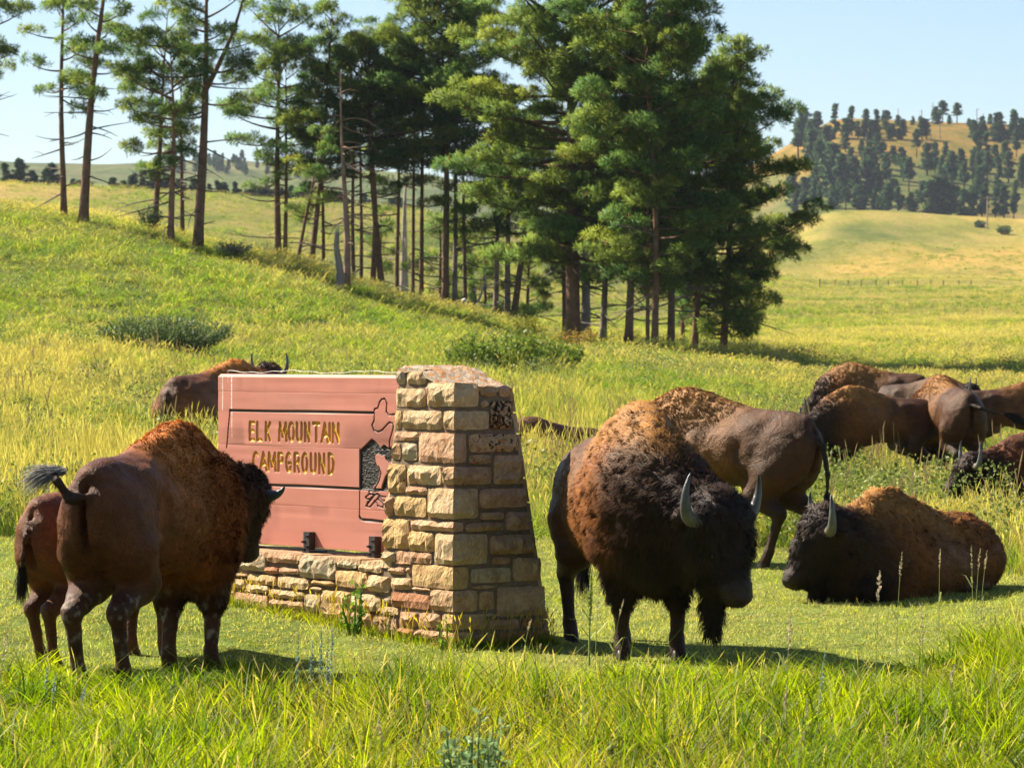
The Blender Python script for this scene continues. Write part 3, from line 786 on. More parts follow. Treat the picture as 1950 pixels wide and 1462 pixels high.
# letters as strokes on a 1 x 1.6 cell (x right, y up)
def arc(cx, cy, rx, ry, a0, a1, n=8): return [(cx + rx * math.cos(math.radians(a0 + (a1 - a0) * i / n)), cy + ry * math.sin(math.radians(a0 + (a1 - a0) * i / n))) for i in range(n + 1)]
GL = {
 'E': [[(.95, 1.6), (.1, 1.6), (.1, 0), (.95, 0)], [(.1, .82), (.8, .82)]],
 'L': [[(.1, 1.6), (.1, 0), (.9, 0)]],
 'K': [[(.1, 1.6), (.1, 0)], [(.95, 1.6), (.1, .7)], [(.38, .98), (.98, 0)]],
 'M': [[(0, 0), (.12, 1.6), (.55, .35), (.98, 1.6), (1.1, 0)]],
 'O': [arc(.5, .8, .45, .8, 0, 360, 20)],
 'U': [[(.08, 1.6), (.08, .5)] + arc(.5, .5, .42, .5, 180, 360, 8) + [(.92, 1.6)]],
 'N': [[(.08, 0), (.08, 1.6), (.92, 0), (.92, 1.6)]],
 'T': [[(0, 1.6), (1, 1.6)], [(.5, 1.6), (.5, 0)]],
 'A': [[(0, 0), (.5, 1.6), (1, 0)], [(.2, .55), (.8, .55)]],
 'I': [[(.3, 1.6), (.3, 0)]],
 'C': [arc(.52, .8, .45, .8, 50, 310, 14)],
 'P': [[(.1, 0), (.1, 1.6), (.5, 1.6)] + arc(.5, 1.2, .42, .4, 90, -90, 8) + [(.1, .8)]],
 'G': [arc(.52, .8, .45, .8, 50, 340, 16) + [(.97, .75), (.6, .75)]],
 'R': [[(.1, 0), (.1, 1.6), (.5, 1.6)] + arc(.5, 1.2, .4, .4, 90, -90, 8) + [(.1, .8)], [(.5, .8), (.98, 0)]],
 'D': [[(.1, 0), (.1, 1.6), (.4, 1.6)] + arc(.4, .8, .55, .8, 90, -90, 12) + [(.1, 0)]],
}
def lay(text, positions, ytop, ybot):
    out = []
    for ch, (xl, xr) in zip(text, positions):
        a = cb([(xl, 500), (xr, 500)]); yt = ytop(xl); yb = ybot(xl)
        zt = cb([(xl, yt)])[0][1]; zb = cb([(xl, yb)])[0][1]
        for st in GL[ch]:
            w = 1.1 if ch == 'M' else (.6 if ch == 'I' else 1.0)
            out.append(np.array([(a[0][0] + (a[1][0] - a[0][0]) * x / w, zb + (zt - zb) * y / 1.6) for x, y in st]))
    return out
def segdist(A, Z, polys):
    d = np.full(A.shape, 9.0)
    for P in polys:
        for p, q in zip(P[:-1], P[1:]):
            v = q - p; l2 = v @ v + 1e-12
            m = (A > min(p[0], q[0]) - .05) & (A < max(p[0], q[0]) + .05) & (Z > min(p[1], q[1]) - .05) & (Z < max(p[1], q[1]) + .05)
            if not m.any(): continue
            a, z = A[m], Z[m]; t = np.clip(((a - p[0]) * v[0] + (z - p[1]) * v[1]) / l2, 0, 1)
            d[m] = np.minimum(d[m], np.hypot(a - p[0] - t * v[0], z - p[1] - t * v[1]))
    return d
def inpoly(A, Z, P):
    c = np.zeros(A.shape, bool); n = len(P)
    for i in range(n):
        x0, y0 = P[i]; x1, y1 = P[(i + 1) % n]
        k = ((y0 > Z) != (y1 > Z)) & (A < (x1 - x0) * (Z - y0) / (y1 - y0 + 1e-12) + x0); c ^= k
    return c

def build_board():
    root = empty('signboard', BO + LD * 2.2 + np.array([0, 0, BZ0])); O = np.array(root.location)
    tag(root, 'red brown wooden campground signboard with carved yellow lettering', 'signboard')
    l1 = lay('ELKMOUNTAIN', [(296,332),(352,390),(416,454),(520,575),(590,632),(650,692),(712,748),(775,820),(838,885),(892,905),(920,968)],
             lambda x: 412 + (x - 296) * .018, lambda x: 542 + (x - 296) * .024)
    l2 = lay('CAMPGROUND', [(322,362),(375,425),(437,492),(510,550),(570,608),(632,672),(692,732),(755,797),(818,862),(890,930)],
             lambda x: 640 + (x - 322) * .022, lambda x: 768 + (x - 375) * .05)
    letters = l1 + l2
    groove_thick = [cb([(148, 322), (1232, 341)]), cb([(150, 868), (1325, 921)]), cb([(1124, 1120), (1135, 1140), (1160, 1146), (1330, 1160)])]
    groove_thin = [cb([(148, 322), (128, 560), (122, 600)]), cb([(1127, 615), (1124, 1120)]), cb([(150, 322), (147, 330)])]
    smoke = [cb([(1232, 345), (1238, 312), (1262, 304), (1275, 262), (1292, 238), (1315, 234), (1330, 262), (1326, 330), (1345, 356), (1400, 350), (1450, 344)]),
             cb([(1236, 345), (1234, 400), (1218, 432), (1232, 470), (1262, 484), (1295, 470), (1330, 430), (1350, 412), (1372, 418), (1380, 445), (1365, 500), (1348, 560), (1348, 600)])]
    dark = cb([(1127, 620), (1218, 532), (1245, 556), (1285, 600), (1308, 578), (1345, 604), (1420, 560), (1420, 925), (1127, 910)])
    flame = cb([(1240, 655), (1262, 644), (1290, 660), (1312, 655), (1325, 690), (1345, 712), (1395, 700), (1395, 780), (1345, 785), (1318, 820), (1300, 870), (1285, 925), (1230, 935), (1215, 905),
                (1232, 880), (1250, 850), (1268, 800), (1270, 770), (1250, 730), (1240, 690)])
    fl = [cb([(1268, 745), (1285, 790), (1270, 850), (1238, 905)]), cb([(1262, 770), (1278, 820), (1255, 880), (1230, 920)]), cb([(1212, 860), (1222, 905), (1215, 925)]), cb([(1240, 800), (1262, 835), (1240, 880)])]
    logs = [cb([(1172, 1040), (1240, 955), (1262, 948), (1275, 965), (1200, 1050), (1172, 1040)]), cb([(1180, 1018), (1228, 958)]), cb([(1168, 975), (1195, 952), (1235, 952)]), cb([(1168, 975), (1180, 990), (1212, 985)]),
            cb([(1235, 1000), (1258, 1025), (1260, 1040), (1300, 1052), (1302, 1025), (1258, 985)]), cb([(1262, 962), (1300, 1003), (1322, 1000)]), cb([(1250, 945), (1285, 968), (1322, 972)]), cb([(1200, 952), (1192, 925), (1215, 930)])]
    base = np.array([.43, .158, .110]); yel = np.array([.60, .31, .012]); blk = np.array([.012, .011, .010])
    seams = [BZ0, float(cb([(700, 1042)])[0][1]), float(cb([(600, 590)])[0][1]), float(cb([(600, 185)])[0][1]), BZ1]
    th = 0.09
    for k in range(4):
        z0, z1 = seams[k] + .0004, seams[k + 1] - .0004
        na = int((BA1 - BA0) / .0052); nz = int((z1 - z0) / .0052)
        a = np.linspace(BA0, BA1, na + 1); z = np.linspace(z0, z1, nz + 1)
        A, Z = np.meshgrid(a, z)
        dl = segdist(A, Z, letters); dg = np.minimum(segdist(A, Z, groove_thick) - .0045, segdist(A, Z, groove_thin + smoke + fl + logs) + .0)
        inf = inpoly(A, Z, flame) ; ind = inpoly(A, Z, dark) & ~inf
        fe = segdist(A, Z, [np.vstack([flame, flame[:1]])])
        mask_l = 1 - sstep(.010, .0145, dl); mask_g = 1 - sstep(.004, .008, dg)
        mask_g = np.maximum(mask_g, (1 - sstep(.003, .006, fe)) * (Z < cb([(1250, 640)])[0][1]))
        mask_d = ind.astype(float)
        dep = .013 * np.sqrt(np.clip(1 - (dl / .0145) ** 2, 0, 1)); dep = np.maximum(dep, .009 * mask_g); dep = np.maximum(dep, .014 * mask_d)
        Pn = np.stack([A.ravel(), Z.ravel(), np.full(A.size, k * 7.0)], 1)
        grain = vnoise(Pn * [1.6, 26, 1], 1.0, 50 + k).reshape(A.shape)
        dep = dep + .0012 * grain + .0015 * vnoise(Pn * [3, 3, 1], 1.0, 60).reshape(A.shape) + mask_d * .003 * vnoise(Pn * [60, 140, 1], 1.0, 61).reshape(A.shape)
        edge = np.minimum(Z - z0, z1 - Z); dep = dep + .0008 * (1 - sstep(0, .004, edge))
        if k == 3: dep = dep + .022 * (1 - sstep(0, .022, z1 - Z))         # worn, rounded top edge
        dep = dep + .014 * (1 - sstep(0, .02, BA1 - A))
        wear = vnoise(Pn * [2.2, 1.6, 1], 1.0, 70).reshape(A.shape); w2 = vnoise(Pn * [6, 2.2, 1], 1.0, 71).reshape(A.shape)
        c = base[None, None] * (1 + .07 * wear + .05 * grain + .05 * w2)[..., None]
        smudge = sstep(.2, .8, w2 * .6 + wear * .6)[..., None]; c = c * (1 - .4 * smudge)
        pale = sstep(.2, .9, -wear)[..., None]; c = c * (1 - .35 * pale) + np.array([.47, .21, .155]) * .35 * pale
        # bird-white runs at the top left corner
        run = (vnoise(np.stack([A.ravel() * 75, A.ravel() * 0, A.ravel() * 0], 1), 1.0, 80).reshape(A.shape) > .62) & (Z > 1.64 + .30 * vnoise(np.stack([A.ravel() * 55, A.ravel() * 0, A.ravel() * 0], 1), 1.0, 81).reshape(A.shape)) & (A > 3.28)
        c = np.where((run & (rng.uniform(size=A.shape) < .75))[..., None], np.array([.6, .55, .52]), c)
        if k == 3: tp = (1 - sstep(.008, .024, z1 - Z))[..., None]; c = c * (1 - tp) + np.array([.50, .25, .18]) * tp
        c = c * (1 - mask_d[..., None]) + blk * (1.3 + .8 * vnoise(Pn * [30, 80, 1], 1, 62).reshape(A.shape))[..., None] * mask_d[..., None]
        c = c * (1 - mask_g[..., None]) + blk * mask_g[..., None]
        yl = yel * (1 + .25 * wear[..., None]); c = c * (1 - mask_l[..., None]) + yl * mask_l[..., None]
        front = BO[None, None] + A[..., None] * LD + dep[..., None] * RD; front[..., 2] = Z
        V = front.reshape(-1, 3); n1 = na + 1
        idx = np.arange(V.shape[0]).reshape(nz + 1, na + 1)
        F = np.stack([idx[:-1, :-1], idx[1:, :-1], idx[1:, 1:], idx[:-1, 1:]], -1).reshape(-1, 4)
        ringi = np.concatenate([idx[0, :], idx[1:, -1], idx[-1, -2::-1], idx[-2:0:-1, 0]])
        back = V[ringi] + RD * 0; bp = back - BO; dpt = bp @ RD; back = back + RD * (th - dpt)[:, None]
        nb = len(V); m_ = len(ringi); kk = np.arange(m_)
        F2 = np.stack([ringi, ringi[(kk + 1) % m_], nb + (kk + 1) % m_, nb + kk], 1)
        c4 = [nb + 0, nb + na, nb + na + nz, nb + 2 * na + nz]
        V = np.vstack([V, back]); cc = np.vstack([c.reshape(-1, 3), np.broadcast_to(base, (m_, 3))])
        mesh_np('plank', V - O, [F, F2, np.array([c4])], M_BOARD, root, col=np.clip(cc, 0, 1), smooth=False)
    # black iron brackets standing on the wall
    for px in (478, 595, 720):
        s, z = unboard(px, 1030)
        m = MB()
        def bb(a0, a1, r0, r1, z0, z1):
            P = [BO + LD * a + RD * r + np.array([0, 0, zz]) for a in (a0, a1) for r in (r0, r1) for zz in (z0, z1)]
            m.add(np.array(P) - O, [(0, 1, 3, 2), (4, 6, 7, 5), (0, 4, 5, 1), (2, 3, 7, 6), (0, 2, 6, 4), (1, 5, 7, 3)], c=(.02, .02, .022))
        w = .038
        bb(s - w, s + w, -.055, -.003, .59, .722); bb(s - w - .008, s + w + .008, -.062, .10, .566, .582)
        for da, zz in ((-.024, .69), (.022, .65), (-.02, .615), (.02, .595)):
            c0 = BO + LD * (s + da) - RD * .055 + np.array([0, 0, zz]) - O
            m.tube([c0, c0 - RD * .016], [.013, .011], 8, (.025, .025, .027)); m.tube([c0 - RD * .016, c0 - RD * .03], [.006, .006], 6, (.03, .03, .03))
        m.build('bracket', M_IRON, root)
    # thin wire strung along the top of the board
    m = MB(); P = []
    for x in np.linspace(2, 0, 40):
        a = BA0 + (BA1 - .08 - BA0) * x / 2
        P.append(BO + LD * a + RD * .045 + np.array([0, 0, BZ1 + .012 + .016 * math.sin(a * 3.1) ** 2 + .004 * math.sin(a * 23)]) - O)
    m.tube(P, .0022, 4, (.35, .33, .3))
    for a in (3.42, 2.25, 1.5): q = BO + LD * a + RD * .045 + np.array([0, 0, BZ1 - .01]) - O; m.tube([q, q + np.array([0, 0, .04])], .004, 5, (.2, .2, .2))
    m.build('wire', M_IRON, root)
M_BOARD = attr_mat('painted_wood', .6, .05, 5, .0012, 120, spec=.3)
M_IRON = attr_mat('black_iron', .45, .3, 30, .002, 90, spec=.5)
build_board()
# ------------------------------------------------------------------ animals: one smooth surface per body, grown from a distance field
PAL = {  # colour (linear), hair length (m), curl
 'rear':  ((.066, .027, .011), .020, .35), 'mid': ((.145, .062, .021), .028, .6), 'hump': ((.31, .140, .036), .042, 1.0),
 'should':((.20, .072, .019), .055, 1.0), 'mane': ((.042, .022, .014), .070, 1.0), 'dark': ((.028, .017, .012), .080, .9),
 'mop':   ((.040, .028, .024), .085, 1.3), 'face': ((.030, .020, .016), .034, .7), 'muzz': ((.026, .017, .012), .014, .3),
 'nose':  ((.05, .034, .028), .0, 0), 'leg': ((.032, .015, .008), .010, .2), 'chaps': ((.018, .012, .010), .095, .8),
 'beard': ((.014, .010, .009), .120, .5), 'ear': ((.060, .032, .022), .040, .5), 'tail': ((.022, .015, .012), .02, .2),
 'tuft': ((.018, .014, .013), .16, .3), 'udder': ((.16, .11, .07), .004, .1)}

def smin(a, b, k):
    h = np.clip(0.5 + 0.5 * (b - a) / k, 0, 1)
    return b * (1 - h) + a * h - k * h * (1 - h)

class Body:
    def __init__(s): s.p = []; s.sub = []
    def E(s, c, r, at, k=.08, R=None): s.p.append(('E', np.array(c, float), np.array(r, float), at, k, R))
    def C(s, a, b, ra, rb, at, k=.05): s.p.append(('C', np.array(a, float), np.array(b, float), at, k, (ra, rb)))
    def bounds(s):
        lo = np.full(3, 9.); hi = -lo
        for q in s.p:
            if q[0] == 'E': r = max(q[2]) if q[5] is not None else q[2]; lo = np.minimum(lo, q[1] - r); hi = np.maximum(hi, q[1] + r)
            else:
                for v, r in ((q[1], q[5][0]), (q[2], q[5][1])): lo = np.minimum(lo, v - r); hi = np.maximum(hi, v + r)
        return lo - .08, hi + .08
    def dist(s, P, q):
        if q[0] == 'E':
            d = P - q[1].astype(np.float32)
            if q[5] is not None: d = d @ q[5].astype(np.float32)
            r = q[2].astype(np.float32); k0 = np.sqrt(((d / r) ** 2).sum(-1)); k1 = np.sqrt(((d / (r * r)) ** 2).sum(-1)) + 1e-6
            return k0 * (k0 - 1) / k1
        a, b = q[1].astype(np.float32), q[2].astype(np.float32); ab = b - a; ra, rb = q[5]
        t = np.clip(((P - a) @ ab) / (ab @ ab + 1e-9), 0, 1)
        return np.sqrt(((P - a - t[..., None] * ab) ** 2).sum(-1)) - (ra + (rb - ra) * t)
    def field(s, P):
        d = None
        for q in s.p:
            e = s.dist(P, q); d = e if d is None else smin(d, e, q[4])
        for q in s.sub:
            e = -s.dist(P, q); d = -smin(-d, -e, .05 if max(q[2]) > .09 else .01)
        return d
    def mesh(s, res, floor=None):
        lo, hi = s.bounds()
        if floor is not None: lo[2] = floor - .05
        n = np.ceil((hi - lo) / res).astype(int) + 1
        ax = [lo[i] + res * np.arange(n[i], dtype=np.float32) for i in range(3)]
        P = np.stack(np.meshgrid(*ax, indexing='ij'), -1).astype(np.float32)
        D = s.field(P.reshape(-1, 3)).reshape(n)
        if floor is not None: D = np.maximum(D, floor - P[..., 2])
        ins = D < 0
        # surface nets
        c = np.zeros(tuple(n - 1), int)
        offs = [(i, j, k) for i in (0, 1) for j in (0, 1) for k in (0, 1)]
        for o in offs: c += ins[o[0]:n[0] - 1 + o[0], o[1]:n[1] - 1 + o[1], o[2]:n[2] - 1 + o[2]]
        act = np.nonzero((c > 0) & (c < 8)); ci = np.stack(act, 1)
        vid = -np.ones(tuple(n - 1), int); vid[act] = np.arange(len(ci))
        acc = np.zeros((len(ci), 3)); cnt = np.zeros(len(ci))
        for a in offs:
            for axi in range(3):
                if a[axi]: continue
                b = list(a); b[axi] = 1; b = tuple(b)
                va = D[ci[:, 0] + a[0], ci[:, 1] + a[1], ci[:, 2] + a[2]]; vb = D[ci[:, 0] + b[0], ci[:, 1] + b[1], ci[:, 2] + b[2]]
                x = (va < 0) != (vb < 0); t = np.where(x, va / np.where(x, va - vb, 1), 0)
                p = np.tile(np.array(a, float), (len(ci), 1)); p[:, axi] += t
                acc[x] += p[x]; cnt[x] += 1
        V = lo + res * (ci + acc / cnt[:, None])
        F = []
        for axi in range(3):
            o1, o2 = [(1, 2), (2, 0), (0, 1)][axi]
            sl = [slice(1, n[i] - 1) for i in range(3)]; sl[axi] = slice(0, n[axi] - 1)
            A = ins[tuple(sl)]; sl2 = list(sl); sl2[axi] = slice(1, n[axi]); B = ins[tuple(sl2)]
            e = np.stack(np.nonzero(A != B), 1); flip = A[tuple(e.T)]
            base = e.copy(); base[:, o1] += 1; base[:, o2] += 1        # grid node of the edge
            def cell(d1, d2):
                q = base.copy(); q[:, o1] -= d1; q[:, o2] -= d2; return vid[q[:, 0], q[:, 1], q[:, 2]]
            f = np.stack([cell(1, 1), cell(0, 1), cell(0, 0), cell(1, 0)], 1)
            f[~flip] = f[~flip][:, ::-1]; F.append(f)
        F = np.vstack(F); F = F[(F >= 0).all(1)]
        return V, F
    def attrs(s, V):
        Vf = V.astype(np.float32); W = []; Cc = []
        for q in s.p:
            W.append(s.dist(Vf, q)); Cc.append(q[3])
        W = np.stack(W, 1); W = np.exp(-(W - W.min(1, keepdims=True)) / .035); W /= W.sum(1, keepdims=True)
        col = np.array([PAL[c][0] for c in Cc]); fl = np.array([PAL[c][1] for c in Cc]); cu = np.array([PAL[c][2] for c in Cc])
        return W @ col, W @ fl, W @ cu

def vert_normals(V, F):
    a, b, c, d = (V[F[:, i]] for i in range(4)); n = np.cross(c - a, d - b); N_ = np.zeros_like(V)
    for i in range(4): np.add.at(N_, F[:, i], n)
    return N_ / (np.linalg.norm(N_, axis=1, keepdims=True) + 1e-9)

def frame(pitch, yaw, roll=0):
    """head axes: x down the face towards the nose, y left, z out of the forehead; pitch = how far the face hangs below level"""
    p, w, r = map(math.radians, (pitch, yaw, roll))
    x = np.array([math.cos(p) * math.cos(w), math.cos(p) * math.sin(w), -math.sin(p)])
    z = np.array([math.sin(p) * math.cos(w), math.sin(p) * math.sin(w), math.cos(p)])
    y = np.cross(z, x)
    y2 = y * math.cos(r) + z * math.sin(r); z2 = z * math.cos(r) - y * math.sin(r)
    return np.stack([x, y2, z2], 1)          # columns

def hide_material():
    m, nt, out = new_mat('bison_hide')
    at_ = N(nt, 'ShaderNodeAttribute', attribute_name='Col'); tc = N(nt, 'ShaderNodeTexCoord')
    mp = N(nt, 'ShaderNodeMapping'); mp.inputs['Scale'].default_value = (.45, 1, .6); L(nt, tc.outputs['Object'], mp.inputs['Vector'])
    hair = noise_node(nt, 130, 4, .7, mp.outputs[0], .4); pat = noise_node(nt, 5, 5, .65, tc.outputs['Object'], .5)
    c = mixc(nt, 1, at_.outputs['Color'], ramp(nt, hair.outputs['Fac'], [(.3, .55), (.7, 1.5)]).outputs[0], 'MULTIPLY')
    c = mixc(nt, 1, c, ramp(nt, pat.outputs['Fac'], [(.32, .6), (.68, 1.45)]).outputs[0], 'MULTIPLY')
    b = N(nt, 'ShaderNodeBsdfPrincipled'); b.inputs['Roughness'].default_value = .48; b.inputs['Specular IOR Level'].default_value = .22; b.inputs['Specular Tint'].default_value = (1, .8, .62, 1)
    L(nt, c, b.inputs['Base Color'])
    bm = N(nt, 'ShaderNodeBump'); bm.inputs['Distance'].default_value = .008; L(nt, hair.outputs['Fac'], bm.inputs['Height'])
    b2 = N(nt, 'ShaderNodeBump'); b2.inputs['Distance'].default_value = .05; b2.inputs['Strength'].default_value = .6; L(nt, pat.outputs['Fac'], b2.inputs['Height']); L(nt, bm.outputs[0], b2.inputs['Normal'])
    L(nt, b2.outputs[0], b.inputs['Normal']); L(nt, b.outputs[0], out.inputs[0]); return m
M_HIDE = hide_material()
def fur_material():
    m, nt, out = new_mat('bison_fur')
    at_ = N(nt, 'ShaderNodeAttribute', attribute_name='Col')
    b = N(nt, 'ShaderNodeBsdfPrincipled'); b.inputs['Roughness'].default_value = .6; b.inputs['Specular IOR Level'].default_value = .15
    
    L(nt, at_.outputs['Color'], b.inputs['Base Color'])
    tr = N(nt, 'ShaderNodeBsdfTranslucent'); L(nt, at_.outputs['Color'], tr.inputs['Color'])
    mx = N(nt, 'ShaderNodeMixShader'); mx.inputs[0].default_value = .12
    L(nt, b.outputs[0], mx.inputs[1]); L(nt, tr.outputs[0], mx.inputs[2]); L(nt, mx.outputs[0], out.inputs[0]); return m
M_FUR = fur_material()
def horn_mat():
    m, nt, out = new_mat('horn')
    at_ = N(nt, 'ShaderNodeAttribute', attribute_name='Col'); tc = N(nt, 'ShaderNodeTexCoord')
    nz = noise_node(nt, 18, 5, .7, tc.outputs['Object'], 1.0); r = ramp(nt, nz.outputs['Fac'], [(.3, .55), (.7, 1.3)])
    c = mixc(nt, 1, at_.outputs['Color'], r.outputs[0], 'MULTIPLY')
    b = N(nt, 'ShaderNodeBsdfPrincipled'); b.inputs['Roughness'].default_value = .38; L(nt, c, b.inputs['Base Color'])
    bm = N(nt, 'ShaderNodeBump'); bm.inputs['Distance'].default_value = .006; L(nt, nz.outputs['Fac'], bm.inputs['Height']); L(nt, bm.outputs[0], b.inputs['Normal'])
    L(nt, b.outputs[0], out.inputs[0]); return m
M_HORN = horn_mat()
M_EYE = attr_mat('animal_eye', .08, 0, 5, spec=.8)
M_HOOF = attr_mat('hoof', .5, .3, 20, spec=.3)

def strands(V, F, nrm, col, fl, cu, n, seed, wid=.0045, lenk=1.0, flow_fn=None, wk=1.0):
    """short tapering ribbons growing from the hide"""
    r = np.random.default_rng(seed)
    T = np.vstack([F[:, [0, 1, 2]], F[:, [0, 2, 3]]])
    A = np.linalg.norm(np.cross(V[T[:, 1]] - V[T[:, 0]], V[T[:, 2]] - V[T[:, 0]]), axis=1) / 2
    w = A * np.clip(fl[T].mean(1) / .02, .0, 2.2) ** .3; w[fl[T].mean(1) < .003] = 0
    ti = r.choice(len(T), n, p=w / w.sum()); u, v = r.uniform(size=(2, n)); k = u + v > 1; u[k], v[k] = 1 - u[k], 1 - v[k]
    t = T[ti]; B = np.stack([1 - u - v, u, v], 1)[..., None]
    P = (V[t] * B).sum(1); Nn = (nrm[t] * B).sum(1); Nn /= np.linalg.norm(Nn, axis=1, keepdims=True) + 1e-9
    Cc = (col[t] * B).sum(1); Lh = (fl[t] * B[..., 0]).sum(1); Cu = (cu[t] * B[..., 0]).sum(1)
    Cu = Cu * wk
    # locks: low frequency vector noise makes neighbouring hairs lean together
    lock = np.stack([vnoise(P, 17, seed + 1), vnoise(P, 17, seed + 2), vnoise(P, 17, seed + 3)], 1)
    lock2 = np.stack([vnoise(P, 42, seed + 4), vnoise(P, 42, seed + 5), vnoise(P, 42, seed + 6)], 1)
    flow = np.tile(np.array([-.55, 0, -.75]), (n, 1)) if flow_fn is None else flow_fn(P)
    lean = np.where(Lh > .03, 1.0, 1.8)[:, None]
    D = Nn * .75 + lean * flow * .8 + Cu[:, None] * (.75 * lock + .45 * lock2) + r.normal(0, .16, (n, 3))
    D -= Nn * np.minimum(0, (D * Nn).sum(1) - .18)[:, None]
    D /= np.linalg.norm(D, axis=1, keepdims=True)
    ln = Lh * lenk * r.uniform(.55, 1.2, n) * (1 + .35 * vnoise(P, 23, seed + 8) * Cu)
    S = np.cross(D, Nn); S /= np.linalg.norm(S, axis=1, keepdims=True) + 1e-9
    tw = r.normal(0, .5, n)[:, None]; S = S + Nn * tw; S /= np.linalg.norm(S, axis=1, keepdims=True)
    g = np.array([0, 0, -1.0]); P0 = P - Nn * .004
    P1 = P0 + D * (ln * .5)[:, None]; D2 = D + g * .45 * np.clip(ln / .05, 0, 1.6)[:, None] - Nn * .25 + lock2 * .3 * Cu[:, None]
    D2 /= np.linalg.norm(D2, axis=1, keepdims=True); P2 = P1 + D2 * (ln * .5)[:, None]
    hw = (wid * r.uniform(.7, 1.3, n) * np.clip(Lh / .03, .6, 1.5))[:, None] / 2
    VV = np.stack([P0 - S * hw, P0 + S * hw, P1 - S * hw * .8, P1 + S * hw * .8, P2], 1).reshape(-1, 3)
    b = np.arange(n)[:, None] * 5
    Q = (b + np.array([[0, 1, 3, 2]])); T3 = (b + np.array([[2, 3, 4]]))
    jit = r.uniform(.75, 1.3, n)[:, None] * (1 + .22 * vnoise(P, 7, seed + 9))[:, None] * (1 + .2 * vnoise(P, 30, seed + 10))[:, None]
    short = np.clip((.04 - Lh) / .02, 0, 1)[:, None]
    jit = jit * np.exp(short * r.normal(0, .42, (n, 1))) * (1 + .25 * short); c0 = Cc * jit
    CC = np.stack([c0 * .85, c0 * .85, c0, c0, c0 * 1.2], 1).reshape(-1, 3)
    nn = Nn * 1.0 + .55 * D + .35 * lock + .25 * lock2; nn /= np.linalg.norm(nn, axis=1, keepdims=True)
    NN = np.repeat(nn, 5, axis=0)
    return VV, [Q, T3], CC, NN

